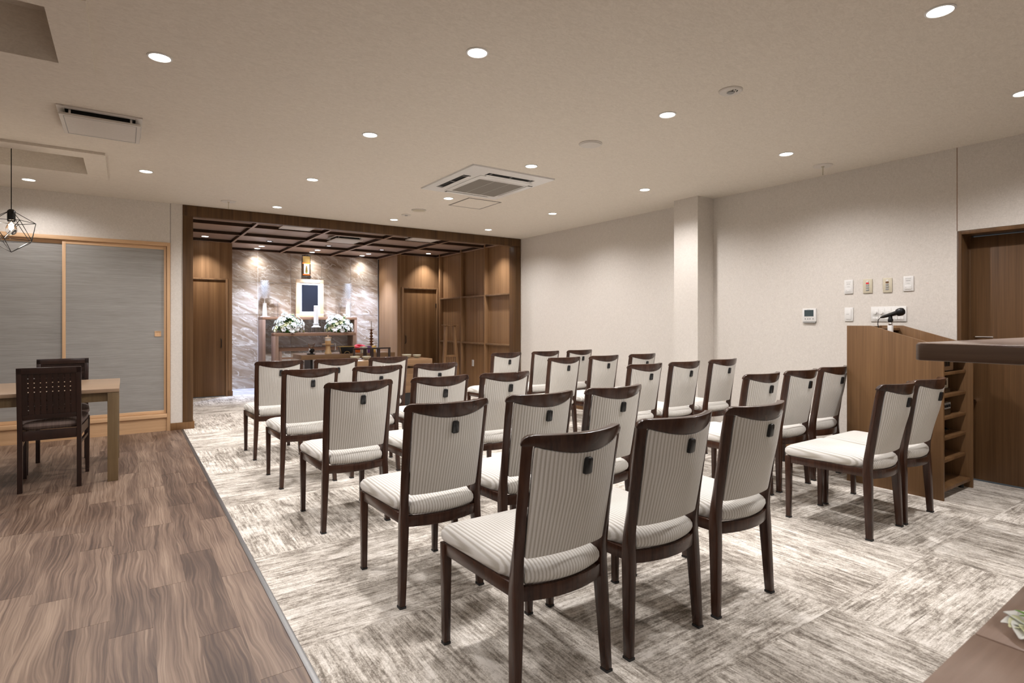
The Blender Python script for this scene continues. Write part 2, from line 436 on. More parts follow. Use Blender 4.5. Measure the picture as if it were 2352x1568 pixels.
# ---- main walls
wl = MB()
wl.box(-3.3, .428, 7.62, 7.80, 2.170, H+.06)           # over the sliding doors
wl.box(.432, .552, 7.62, 7.80, 0, H+.06)
wl.box(-3.3, -2.62, 7.62, 7.80, 0, 2.17)
wl.box(-2.62, .43, 7.76, 7.80, 0, 2.17)
struct('wall_back', wl, M['wall'])
struct('trim_2', B(.428, .432, 7.6215, 7.80, 0, H), M['dark'])
wr = MB()
wr.box(5.41, 5.62, 1.685, 7.62, 0, H+.06)
wr.box(5.41, 5.62, -.30, 1.682, 1.968, H+.06)
wr.box(5.41, 5.62, -2.6, -.30, 0, H+.06)
struct('wall_right', wr, M['wall'])
struct('trim_3', B(5.4085, 5.412, 1.682, 1.686, 1.968, H), M['brass'])
struct('wall_column', B(5.135, 5.41, 3.918, 4.24, 0, H), M['wall'])
struct('wall_left', B(-3.4, -3.3, -2.7, 7.8, 0, H), M['wall'])
struct('wall_front', B(-3.3, 5.62, -2.7, -2.6, 0, H), M['wall'])
struct('baseboard_right', MB().box(5.397, 5.41, 1.72, 3.918, 0, .075).box(5.397, 5.41, 4.24, 7.62, 0, .075).box(5.122, 5.135, 3.905, 4.253, 0, .075).box(5.122, 5.41, 3.905, 3.918, 0, .075).box(5.122, 5.41, 4.24, 4.253, 0, .075), M['lect'])
struct('baseboard_back', MB().box(.430, .672, 7.603, 7.618, 0, .082).box(.657, .672, 7.618, 7.80, 0, .082), M['doorw'], bevel=.001)

# ---- main ceiling with two recessed wells
def ring_rect(mb, o, i, z0, z1):
    ox0, ox1, oy0, oy1 = o; ix0, ix1, iy0, iy1 = i
    mb.box(ox0, ix0, oy0, oy1, z0, z1).box(ix1, ox1, oy0, oy1, z0, z1).box(ix0, ix1, oy0, iy0, z0, z1).box(ix0, ix1, iy1, oy1, z0, z1)
cl = MB()
R1, R2 = (-1.80, -.288, 3.137, 3.776), (-1.80, -.286, 5.837, 6.467)
cl.box(-3.3, R1[0], -2.6, 7.62, H, H+.06)
cl.box(R1[1], 5.62, -2.6, 7.62, H, H+.06)
for a, b in ((-2.6, R1[2]), (R1[3], R2[2]), (R2[3], 7.62)): cl.box(R1[0], R1[1], a, b, H, H+.06)
ceiling = struct('ceiling', cl, M['ceil'])
for R, O in ((R1, (-1.95, -.138, 2.985, 3.925)), (R2, (-1.95, -.136, 5.655, 6.63))):
    mb = MB(); ring_rect(mb, O, R, H-.021, H)
    mb.build('ceiling_border', M['ceil'], ceiling)
    mb = MB()
    ring_rect(mb, (R[0]-.02, R[1]+.02, R[2]-.02, R[3]+.02), R, H+.06, H+.23); mb.box(R[0]-.02, R[1]+.02, R[2]-.02, R[3]+.02, H+.23, H+.25)
    mb.build('ceiling_well', M['ceil'], ceiling)

# ---- alcove portal
pt_ = sroot('trim_4')
B(.552, 5.394, 7.612, 7.70, 2.500, H-.001).build('portal_header', M['portal'], pt_, bevel=.002)
B(.552, .658, 7.612, 7.80, 0, 2.500).build('portal_jamb', M['portal'], pt_, bevel=.002)
B(5.293, 5.394, 7.612, 7.80, 0, 2.500).build('portal_jamb', M['portal'], pt_, bevel=.002)
B(5.398, 5.409, 7.60, 7.70, 0, H).build('portal_shadow_gap', M['wall'], pt_)

# alcove walls
struct('wall_alcove_left', B(.60, .66, 7.80, 10.62, 0, 2.75), M['panelw'])
wb = MB()
wb.box(.66, .86, 10.62, 10.70, 0, 2.75); wb.box(1.440, 1.50, 10.62, 10.70, 0, 2.75); wb.box(.86, 1.44, 10.62, 10.70, 1.99, 2.75); wb.box(1.42, 1.50, 10.70, 11.62, 0, 2.75)
struct('wall_alcove_back_left', wb, M['panelw'])
wb = MB()
wb.box(4.571, 5.382, 10.60, 10.70, 1.962, 2.75); wb.box(5.382, 5.41, 10.60, 10.70, 0, 2.75)
struct('wall_alcove_back_right', wb, M['panelw'])
struct('wall_alcove_return', B(4.487, 4.571, 10.60, 11.62, 0, 2.75), M['panelw'])
struct('trim_5', B(4.476, 4.4875, 11.60, 11.62, 0, 2.60), M['dark'])
struct('baseboard_alcove_left', B(1.440, 1.507, 10.60, 10.62, 0, .085), M['doorw'], bevel=.001)
gw = sroot('wall_alcove_right')
B(5.41, 5.46, 7.80, 10.60, 0, 2.75).build('back_panel', M['panelw'], gw)
B(5.33, 5.41, 7.80, 7.843, 0, ZA).build('upright', M['panelw'], gw, bevel=.001)
for a, b in ((8.632, 8.676), (9.505, 9.55), (10.405, 10.45)):
    B(5.33, 5.41, a, b, 0, 2.645).build('upright', M['panelw'], gw, bevel=.001)
for a, b in ((7.843, 8.632), (8.676, 9.505), (9.55, 10.405)):
    for z in (.848, 1.718):
        B(5.333, 5.41, a, b, z, z+.028).build('shelf', M['tablew'], gw, bevel=.001)
B(5.392, 5.41, 7.843, 10.6, 0, .07).build('skirting', M['tablew'], gw)

# stone wall tiles
sw = sroot('wall_alcove_stone')
B(1.44, 4.52, 11.628, 11.70, 0, 2.75).build('wall_backing', M['grout'], sw)
xs = [1.489 + .597*i for i in range(6)]; zs = [0, .186, .796, 1.404, 2.012, 2.62]
tilem = {}
for i in range(5):
    for j in range(5):
        wd, hg = xs[i+1]-xs[i]-.007, zs[j+1]-zs[j]-.007
        k = round(hg, 3)
        if k not in tilem:
            me = B(-wd/2, wd/2, 0, .008, -hg/2, hg/2).mesh('stone_tile', .0008, 1); me.materials.append(M['stone']); tilem[k] = me
        o = link('stone_tile', tilem[k], sw); o.location = ((xs[i]+xs[i+1])/2, 11.62, (zs[j]+zs[j+1])/2)

# alcove ceiling: coffers
ac = sroot('ceiling_alcove')
B(.60, 5.46, 7.70, 11.70, ZA, ZA+.10).build('coffer_panel', M['coffer'], ac)
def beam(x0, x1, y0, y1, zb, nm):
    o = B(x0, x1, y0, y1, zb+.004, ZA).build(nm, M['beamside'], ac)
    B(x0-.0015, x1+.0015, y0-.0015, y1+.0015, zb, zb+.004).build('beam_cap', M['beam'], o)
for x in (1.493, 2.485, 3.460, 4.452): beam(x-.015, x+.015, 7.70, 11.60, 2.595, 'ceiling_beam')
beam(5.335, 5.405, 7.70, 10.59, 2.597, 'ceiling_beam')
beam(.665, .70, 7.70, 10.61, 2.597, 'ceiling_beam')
for y in (8.735, 9.625):
    for x0, x1 in ((.70,1.478),(1.508,2.470),(2.500,3.445),(3.475,4.437),(4.467,5.335)): beam(x0, x1, y-.011, y+.011, 2.597, 'ceiling_crossbeam')
for x0, x1 in ((1.508,2.470),(2.500,3.445),(3.475,4.437)): beam(x0, x1, 10.516, 10.538, 2.597, 'ceiling_crossbeam')
beam(.70, 1.476, 10.590, 10.615, 2.597, 'ceiling_crossbeam')
beam(4.570, 5.335, 10.575, 10.598, 2.600, 'ceiling_crossbeam')
for x0, x1 in ((1.508,2.470),(2.500,3.445),(3.475,4.437)): beam(x0, x1, 11.590, 11.615, 2.600, 'ceiling_crossbeam')

# ---- doors
def groot(name): return sroot(name)
# door_1 right sliding panel, door_2 left sliding panel, frame = trim_6
fr = sroot('trim_6')
B(.394, .428, 7.602, 7.70, 0, 2.168).build('frame_post', M['palev'], fr, bevel=.0015)
B(-2.62, .394, 7.602, 7.70, 2.126, 2.168).build('frame_lintel', M['pale'], fr, bevel=.0015)
B(-2.62, .394, 7.600, 7.70, .157, .200).build('frame_sill', M['pale'], fr, bevel=.0015)
B(-2.62, .394, 7.622, 7.64, 0, .157).build('frame_riser', M['pale'], fr)
d1 = sroot('door_1')
x0, x1, y0, y1 = -.553, .390, 7.622, 7.640
B(x0, x0+.030, y0, y1, .203, 2.124).build('door_stile', M['palev'], d1, bevel=.001)
B(x1-.024, x1, y0, y1, .203, 2.124).build('door_stile', M['palev'], d1, bevel=.001)
B(x0+.030, x1-.024, y0, y1, 2.086, 2.124).build('door_rail', M['pale'], d1, bevel=.001)
B(x0+.030, x1-.024, y0, y1, .203, .240).build('door_rail', M['pale'], d1, bevel=.001)
B(x0+.030, x1-.024, y0+.004, y1-.002, .240, 2.086).build('door_cloth', M['fusuma'], d1)
pull = MB(); ring_rect_xz = lambda mb, a, b, c, d, t_, ya, yb: mb.box(a, b, ya, yb, c, c+t_).box(a, b, ya, yb, d-t_, d).box(a, a+t_, ya, yb, c+t_, d-t_).box(b-t_, b, ya, yb, c+t_, d-t_)
ring_rect_xz(pull, .276, .338, 1.088, 1.150, .007, 7.621, 7.6265)
pull.box(.283, .331, 7.6255, 7.6263, 1.095, 1.143)
pull.build('door_pull', M['palev'], d1)
d2 = sroot('door_2')
B(-1.58, -.545, 7.650, 7.668, .203, .240).build('door_rail', M['pale'], d2)
B(-1.58, -.545, 7.650, 7.668, 2.086, 2.124).build('door_rail', M['pale'], d2)
B(-1.58, -.545, 7.653, 7.666, .240, 2.086).build('door_cloth', M['fusuma'], d2)
d6 = sroot('door_6')
B(-2.62, -1.55, 7.622, 7.640, .203, 2.124).build('door_cloth', M['fusuma'], d6)
# door_3 alcove left
d3 = sroot('door_3')
B(.864, 1.398, 10.628, 10.66, .012, 1.958).build('door_leaf', M['doorw'], d3, bevel=.001)
fm = MB().box(1.400, 1.437, 10.612, 10.66, 0, 1.987).box(.862, 1.400, 10.612, 10.66, 1.962, 1.987)
fm.build('door_frame', M['panelw'], d3, bevel=.001)
hm = MB().tube([(1.33,10.626,.97),(1.33,10.585,.955),(1.33,10.585,.83),(1.33,10.626,.815)], .007)
hm.build('door_handle', M['blackm'], d3, smooth=True)
d4 = sroot('door_4')
B(4.622, 5.348, 10.612, 10.66, .012, 1.924).build('door_leaf', M['doorw'], d4, bevel=.001)
fm = MB().box(4.573, 4.618, 10.588, 10.66, 0, 1.960).box(5.352, 5.380, 10.588, 10.66, 0, 1.960).box(4.618, 5.352, 10.588, 10.66, 1.928, 1.960)
fm.build('door_frame', M['panelw'], d4, bevel=.001)
MB().tube([(4.66,10.61,.98),(4.66,10.57,.965),(4.66,10.57,.84),(4.66,10.61,.825)], .007).build('door_handle', M['blackm'], d4, smooth=True)
B(5.340, 5.352, 10.595, 10.612, 1.55, 1.64).build('door_hinge', M['blackm'], d4)
d5 = sroot('door_5')
B(5.556, 5.60, .70, 1.640, .012, 1.925).build('door_leaf', M['doorR'], d5, bevel=.001)
B(5.556, 5.60, -.30, .697, .012, 1.925).build('door_leaf', M['doorR'], d5, bevel=.001)
fm = MB().box(5.405, 5.62, 1.655, 1.683, 0, 1.966).box(5.405, 5.62, -.30, 1.655, 1.938, 1.966).box(5.56, 5.62, 1.64, 1.655, 0, 1.94)
fm.build('door_frame', M['doorR'], d5, bevel=.001)
for y, n in ((1.60, 1), (1.30, 2)):
    MB().tube([(5.556,y,1.135),(5.50,y,1.135),(5.49,y-.01,1.135),(5.49,y-.12,1.135)], .009).build('door_handle', M['chrome'], d5, smooth=True)
MB().lathe([(.0001,0),(.012,0),(.012,.02),(.0001,.022)], 12, (0,0,0))
lk = MB().tube([(5.556,1.612,.63),(5.525,1.612,.63)], .014, 12); lk.build('door_lock', M['chrome'], d5, smooth=True)

# ================================================================== LAMPS
def spot(parent, loc, W, col, size=150, blend=.75, rad=.045, aim=None):
    d = bpy.data.lights.new('lamp_light', 'SPOT'); d.energy = W; d.color = col
    d.spot_size = math.radians(size); d.spot_blend = blend; d.shadow_soft_size = rad
    o = bpy.data.objects.new('lamp_light', d); COL.objects.link(o); o.parent = parent
    o.location = Vector(loc) - wloc(parent)
    if aim is not None:
        o.rotation_euler = (Vector(aim) - Vector(loc)).to_track_quat('-Z', 'Y').to_euler()
    return o
WARM = (1, .965, .96)
COOL = (.56, .68, 1)
rimm = MB().lathe([(.058,0),(.058,-.004),(.050,-.006),(.0475,-.003),(.0475,0)], 32).mesh('lamp_rim', smooth=True); rimm.materials.append(M['white'])
difm = MB().lathe([(.0001,-.0032),(.0470,-.0030),(.0470,-.0005),(.0001,-.0005)], 32).mesh('lamp_diffuser', smooth=True); difm.materials.append(M['lampface'])
difc = difm.copy(); difc.materials.clear(); difc.materials.append(M['lampcool'])
lampdesc = {
 (.147,3.45):'round white ceiling downlight near the upper left, between the two recessed wells and the chairs',
 (1.481,2.474):'round white ceiling downlight, largest one at the top centre of the photo',
 (2.970,.986):'round white ceiling downlight at the top right corner, the largest of all',
 (1.481,4.003):'round white ceiling downlight, second from the front in the row left of the air conditioner',
 (2.964,2.502):'round white ceiling downlight between the sensor disc and the round speaker',
 (4.448,1.055):'round white ceiling downlight cut by the right edge of the photo',
 (.154,6.127):'round white ceiling downlight beside the farther recessed ceiling well',
 (-.769,7.121):'round white ceiling downlight above the sliding doors, leftmost of all',
 (1.487,5.573):'round white ceiling downlight, third from the front in the row left of the air conditioner',
 (2.950,4.003):'round white ceiling downlight just in front of the square air conditioner',
 (4.455,2.535):'round white ceiling downlight nearest the hooked disc by the right wall',
 (4.445,4.048):'round white ceiling downlight above the wall column, right of the air conditioner',
 (2.957,5.562):'round white ceiling downlight beside the access panel behind the air conditioner',
 (1.494,7.136):'round white ceiling downlight in front of the portal, nearest its left end',
 (2.969,7.129):'round white ceiling downlight in front of the middle of the wooden portal',
 (4.457,5.596):'round white ceiling downlight between the air conditioner and the right wall corner',
 (4.447,7.109):'round white ceiling downlight in front of the right end of the wooden portal'}
for (x, y), lb in lampdesc.items():
    t = thing('ceiling_downlight', lb, 'ceiling light', (x,y,H), 0, 'downlights in the main ceiling')
    link('lamp_rim', rimm, t); link('lamp_diffuser', difm, t)
    spot(t, (x,y,H-.012), LAMP_W*(.42 if y > 7 and x < 0 else 1), WARM)
added_lamps = {(-1.6,.8):'beyond the left edge, nearest the camera', (-1.6,2.2):'beyond the left edge, second from the camera', (-1.9,4.7):'beyond the left edge between the two recessed wells',
       (-2.4,7.1):'beyond the left edge over the sliding doors', (.15,-1.4):'behind the camera, in line with the plank floor',
       (4.45,-1.9):'behind the camera, in the corner of the right wall', (-2.4,-1):'behind the camera, in the far left corner'}
for (x, y), wd in added_lamps.items():  # unseen downlights added only to light the room
    t = thing('ceiling_downlight', 'added round white ceiling downlight ' + wd, 'ceiling light', (x,y,H), 0, 'added downlights outside the frame')
    link('lamp_rim', rimm, t); link('lamp_diffuser', difm, t)
    spot(t, (x,y,H-.012), LAMP_W*(.42 if y > 7 else 1), WARM)
alc = [((1.065,10.354),'left','wash',ALC_W,WARM,'small downlight in the alcove ceiling above the left wooden door'),
       ((5.068,10.391),'right','wash',ALC_W,WARM,'small downlight in the alcove ceiling above the right wooden door'),
       ((2.053,11.50),'','warm',ALTAR_WARM,WARM,'small downlight against the stone wall above the left silver ornament'),
       ((3.061,11.49),'','warm',ALTAR_WARM,WARM,'small downlight against the stone wall above the hanging scroll'),
       ((4.083,11.50),'','warm',ALTAR_WARM,WARM,'small downlight against the stone wall, rightmost of the rear three'),
       ((2.058,11.115),'','cool',ALTAR_W,COOL,'small bluish downlight over the left of the altar'),
       ((3.061,11.108),'','cool',ALTAR_W,COOL,'small bluish downlight over the middle of the altar'),
       ((4.085,11.122),'','cool',ALTAR_W,COOL,'small bluish downlight over the right end of the altar')]
for (x, y), _, kd, W_, c_, lb in alc:
    t = thing('ceiling_downlight', lb, 'ceiling light', (x,y,ZA), 0, 'downlights in the alcove ceiling')
    link('lamp_rim', rimm, t); link('lamp_diffuser', difc if kd == 'cool' else difm, t)
    if kd == 'cool': spot(t, (x,y,ZA-.012), W_, c_, 82, .95, .03)
    elif kd == 'warm': spot(t, (x,y-.02,ZA-.012), W_, c_, 130, 1.0, .03, aim=(x, y-.25, 1.2))
    else: spot(t, (x,y,ZA-.012), W_, c_, 95, .9, .03)
for x, wd in ((1.07,'left'), (3.06,'middle'), (5.07,'right')):
    t = thing('ceiling_downlight', 'small alcove downlight hidden behind the portal header, %s of three' % wd, 'ceiling light', (x,8.15,ZA), 0, 'alcove downlights behind the header')
    link('lamp_rim', rimm, t); link('lamp_diffuser', difm, t)
    spot(t, (x,8.15,ZA-.012), ALC_W, WARM, 110, .9, .03)
for x, wd in ((2.046,'left'), (3.059,'middle'), (4.070,'right')):
    t = thing('adjustable_spotlight', 'small recessed spotlight with segmented lens in the alcove ceiling, %s of three' % wd, 'ceiling light', (x,10.37,ZA), 0, 'segmented spotlights in the alcove ceiling')
    spot(t, (x,10.37,ZA-.02), 120, (.86,.9,1), 78, .8, .03, aim=(3.0+(x-3.0)*.9, 11.35, 1.05))
    MB().lathe([(.062,0),(.062,-.004),(.052,-.005),(.050,0)], 28).build('lamp_rim', M['blackm'], t, world=False, smooth=True)
    MB().lathe([(.0001,-.002),(.050,-.002),(.050,-.0005),(.0001,-.0005)], 24).build('lamp_recess', M['dark'], t, world=False)
    for k in range(5):
        a = 2*PI*k/5
        MB().lathe([(.0001,-.006),(.011,-.005),(.012,-.002)], 10, (.026*math.cos(a), .026*math.sin(a), 0)).build('lamp_lens', M['lens'], t, world=False, smooth=True)

# ================================================================== CEILING FITTINGS
def disc_thing(name, label, x, y, r, parts, cat='ceiling fitting'):
    t = thing(name, label, cat, (x,y,H))
    MB().lathe([(.0001,0),(r,0),(r,-.004),(r-.006,-.009),(.0001,-.010)], 32).build('cover_disc', M['offw'], t, world=False, smooth=True)
    return t
t = disc_thing('sensor_disc', 'cream round ceiling sensor with small grille holes, near the upper right', 2.968, 2.031, .068, 0, 'ceiling sensor')
MB().lathe([(.016,-.0095),(.022,-.014),(.016,-.018),(.0001,-.018)], 16).build('sensor_ring', M['grayp'], t, world=False, smooth=True)
for k in range(6):
    a = 2*PI*k/6
    MB().lathe([(.0001,-.0095),(.004,-.0095),(.004,-.0125),(.0001,-.0125)], 8, (.030*math.cos(a)*.6+.0, -.028+.012*math.sin(a), 0)).build('sensor_hole', M['black'], t, world=False)
t = disc_thing('ceiling_speaker', 'large flat round ceiling speaker in front of the air conditioner', 2.960, 3.247, .09, 0, 'speaker')
MB().lathe([(.0001,-.0101),(.078,-.0101),(.078,-.0118),(.0001,-.0118)], 32).build('speaker_mesh', M['offw'], t, world=False)
t = disc_thing('ceiling_speaker', 'flat round ceiling speaker left of the access panel', 2.967, 6.349, .09, 0, 'speaker')
MB().lathe([(.0001,-.0101),(.078,-.0101),(.078,-.0118),(.0001,-.0118)], 32).build('speaker_mesh', M['cream'], t, world=False)
t = disc_thing('smoke_sensor', 'small round ceiling sensor above the middle of the portal', 2.966, 6.723, .062, 0, 'ceiling sensor')
MB().lathe([(.016,-.0095),(.022,-.014),(.0001,-.018)], 16).build('sensor_ring', M['grayp'], t, world=False, smooth=True)
for x, y, lb in ((5.054,2.543,'round ceiling cover disc with a hanging pin beside the right wall'), (.968,7.116,'round ceiling cover disc with a hanging pin in front of the portal\'s left end')):
    t = disc_thing('hanger_disc', lb, x, y, .078, 0, 'ceiling hook')
    MB().tube([(0,0,-.009),(0,0,-.085)], .0045).tube([(0,0,-.009),(0,0,-.016)], .012).build('hanging_pin', M['cream'], t, world=False, smooth=True)

# cassette air conditioner
t = thing('cassette_air_conditioner', 'square white four-way cassette air conditioner set in the ceiling', 'air conditioner', (2.95,4.76,H))
ax0, ax1, ay0, ay1 = 2.497, 3.400, 4.235, 5.287
S = [((2.746,3.266,4.372,4.455),0), ((2.581,2.664,4.555,5.118),1), ((3.325,3.395-.02,4.57,5.118),1), ((2.761,3.266,5.215,5.268),0)]
mb = MB()
z0, z1 = H-.012, H
# frame built as cells around the slots
gx = sorted({ax0,ax1,2.581,2.664,2.746,3.266,3.315,3.375}); gy = sorted({ay0,ay1,4.372,4.455,4.555,5.118,5.205,5.260})
slots = [(2.746,3.266,4.372,4.455),(2.581,2.664,4.555,5.118),(3.315,3.375,4.555,5.118),(2.746,3.266,5.205,5.260)]
for i in range(len(gx)-1):
    for j in range(len(gy)-1):
        cx_, cy_ = (gx[i]+gx[i+1])/2, (gy[j]+gy[j+1])/2
        if any(a < cx_ < b and c < cy_ < d for a, b, c, d in slots): continue
        mb.box(gx[i], gx[i+1], gy[j], gy[j+1], z0, z1)
bmf = mb.build('panel_frame', M['white'], t)
lip = MB(); ring_rect(lip, (ax0-.004, ax1+.004, ay0-.004, ay1+.004), (ax0+.03, ax1-.03, ay0+.03, ay1-.03), H-.004, H); lip.build('panel_edge', M['white'], t)
for (a, b, c, d) in slots:
    B(a, b, c, d, H-.003, H-.001).build('air_slot', M['dark'], t)
for k, (a, b, c, d) in enumerate(slots):
    mb = MB()
    if k == 0: mb.prism([(c+.058,H-.017),(d-.004,H-.022),(d-.004,H-.019),(c+.058,H-.014)], 'x', a+.01, b-.01)
    elif k == 1: mb.prism([(b-.004,H-.022),(a+.060,H-.017),(a+.060,H-.014),(b-.004,H-.019)], 'y', c+.01, d-.01)
    elif k == 2: mb.box(a+.003, b-.003, c+.01, d-.01, H-.019, H-.015)
    else: mb.box(a+.01, b-.01, c+.003, d-.003, H-.019, H-.015)
    mb.build('air_flap', M['white'], t, bevel=.001)
    mb = MB()
    if k in (0, 3):
        for xx in (a+.04, (a+b)/2, b-.04): mb.box(xx-.004, xx+.004, c+.012, d-.012, H-.014, H-.006)
    else:
        for yy in (c+.04, (c+d)/2, d-.04): mb.box(a+.012, b-.012, yy-.004, yy+.004, H-.014, H-.006)
    mb.build('flap_hinge', M['grayp'], t)
gp = MB(); ring_rect(gp, (2.715,3.335-.025,4.475,5.190), (2.775,3.298,4.595,5.157), H-.017, z0); gp.build('grille_frame', M['white'], t, bevel=.001)
for k in range(3):
    a = 2.775 + k*.1745; B(a+.003, a+.1715, 4.595, 5.157, H-.0155, z0).build('grille_panel', M['plastic_grille'], t)
for k in range(4):
    a = 2.775 + k*.1743; B(a-.003, a+.003, 4.595, 5.157, H-.0150, z0).build('grille_rib', M['offw'], t)
# access panel
t = thing('access_hatch', 'square ceiling access hatch with grey edge beside the air conditioner', 'hatch', (3.345,5.65,H))
mb = MB(); ring_rect(mb, (3.129,3.560,5.405,5.886), (3.147,3.542,5.423,5.868), H-.003, H); mb.build('hatch_frame', M['plastic_grille'], t)
B(3.1475, 3.5415, 5.4235, 5.8675, H-.0025, H).build('hatch_panel', M['ceil'], t)
# ventilation units
def vent(label, x0, x1, y0, y1, zc, mat):
    t = thing('ventilation_unit', label, 'vent', ((x0+x1)/2,(y0+y1)/2,zc))
    mb = MB(); ring_rect(mb, (x0-.01,x1+.01,y0-.014,y1+.01), (x0+.03,x1-.03,y0+.03,y1-.03), zc-.010, zc); mb.build('vent_frame', mat, t, bevel=.002)
    B(x0+.03, x1-.03, y0+.03, y1-.03, zc-.004, zc).build('vent_cavity', M['dark'], t)
    B(x0+.05, x1-.05, y0+.055, y1-.03, zc-.034, zc-.004).build('vent_core', M['dark'], t)
    mb = MB().box(x0, x1, y0+.02, y1, zc-.052, zc-.036); mb.build('vent_panel', mat, t, bevel=.004)
    mb = MB(); ring_rect(mb, (x0+.022,x1-.022,y0+.042,y1-.022), (x0+.026,x1-.026,y0+.046,y1-.026), zc-.0528, zc-.0518); mb.build('panel_groove', M['grayp'], t)
    for xx in (x0+.05, x1-.06):
        B(xx, xx+.012, y0+.036, y0+.052, zc-.037, zc-.004).build('vent_bracket', M['chrome'], t)
    return t
vent('square beige ventilation cover hanging below the ceiling at the upper left', -.352, .086, 4.560, 5.035, H, M['offw'])
vent('beige ventilation cover in the coffered alcove ceiling, left one behind the header', 1.77, 2.195, 8.01, 8.38, ZA-.03, M['offw'])
vent('beige ventilation cover in the coffered alcove ceiling, middle one with open dark gap', 2.722, 3.166, 8.84, 9.335, ZA-.03, M['offw'])
vent('beige ventilation cover in the coffered alcove ceiling, right one behind the header', 3.70, 4.158, 8.03, 8.43, ZA-.03, M['offw'])

# ================================================================== PENDANT
px, py = -.742, 5.90
t = thing('pendant_lamp', 'black wire cage pendant lamp with a glowing bulb hanging over the table', 'pendant lamp', (px,py,1.969))
MB().tube([(px,py,H+.23),(px,py,2.12)], .0032).build('cord', M['black'], t, smooth=True)
MB().lathe([(.0001,.055),(.014,.055),(.024,.045),(.026,.040),(.026,-.035),(.022,-.042),(.0001,-.042)], 20, (px,py,2.085)).build('lamp_socket', M['black'], t, smooth=True)
R = .166; cz = 1.969; V = [(px,py,cz+R)]
for k in range(5): V.append((px+.894*R*math.cos(2*PI*k/5+.15), py+.894*R*math.sin(2*PI*k/5+.15), cz+.447*R))
for k in range(5): V.append((px+.894*R*math.cos(2*PI*k/5+.15+PI/5), py+.894*R*math.sin(2*PI*k/5+.15+PI/5), cz-.447*R))
V.append((px,py,cz-R))
E_ = []
for k in range(5):
    E_ += [(0,1+k),(1+k,1+(k+1)%5),(1+k,6+k),(1+k,6+(k+4)%5),(6+k,6+(k+1)%5),(6+k,11)]
for a, b in E_: MB().tube([V[a],V[b]], .0024, 6).build('cage_wire', M['black'], t)
bulb = [(.012,.07),(.014,.055),(.024,.035),(.034,.010),(.036,-.010),(.030,-.030),(.016,-.044),(.0001,-.048)]
MB().lathe(bulb, 20, (px,py,1.985)).build('bulb', M['bulbglass'], t, smooth=True)
MB().tube([(px-.008,py,1.99),(px-.010,py,2.02),(px,py,2.035),(px+.010,py,2.02),(px+.008,py,1.99),(px,py,1.975),(px-.008,py,1.99)], .0065).build('filament', M['filament'], t)
pl = bpy.data.lights.new('bulb_light', 'POINT'); pl.energy = 8; pl.color = (1,.88,.72); pl.shadow_soft_size = .03
po = bpy.data.objects.new('bulb_light', pl); COL.objects.link(po); po.parent = t; po.location = (0,0,-.055)

# ================================================================== UPHOLSTERED CHAIRS
def interp(tab, z):
    for (a, va), (b, vb) in zip(tab, tab[1:]):
        if z <= b: return va + (vb-va)*max(0, (z-a))/(b-a)
    return tab[-1][1]
YC = [(0,-.021),(.31,-.008),(.39,-.003),(.46,-.008),(.64,-.036),(.80,-.062),(.895,-.080)]
XC = [(0,.200),(.35,.184),(.42,.182),(.60,.184),(.895,.190)]
HX = [(0,.014),(.35,.018),(.895,.018)]
HY = [(0,.017),(.35,.023),(.5,.019),(.895,.014)]
def twist(z): return math.radians(34)*min(1, max(0, (z-.36)/.20))
def rings_post(s, zlist, grow=0):
    out = []
    for z in zlist:
        x, y, hx, hy = s*interp(XC, z), interp(YC, z), interp(HX, z)+grow, interp(HY, z)+grow
        a = s*twist(z); c_, s_ = math.cos(a), math.sin(a)
        out.append([(x+px*c_-py*s_, y+px*s_+py*c_, z) for px, py in ((-hx,-hy),(hx,-hy),(hx,hy),(-hx,hy))])
    return out
SAG = .064
def arc_y(x, hw=.19, sag=SAG): return -sag*(1-(x/hw)**2)
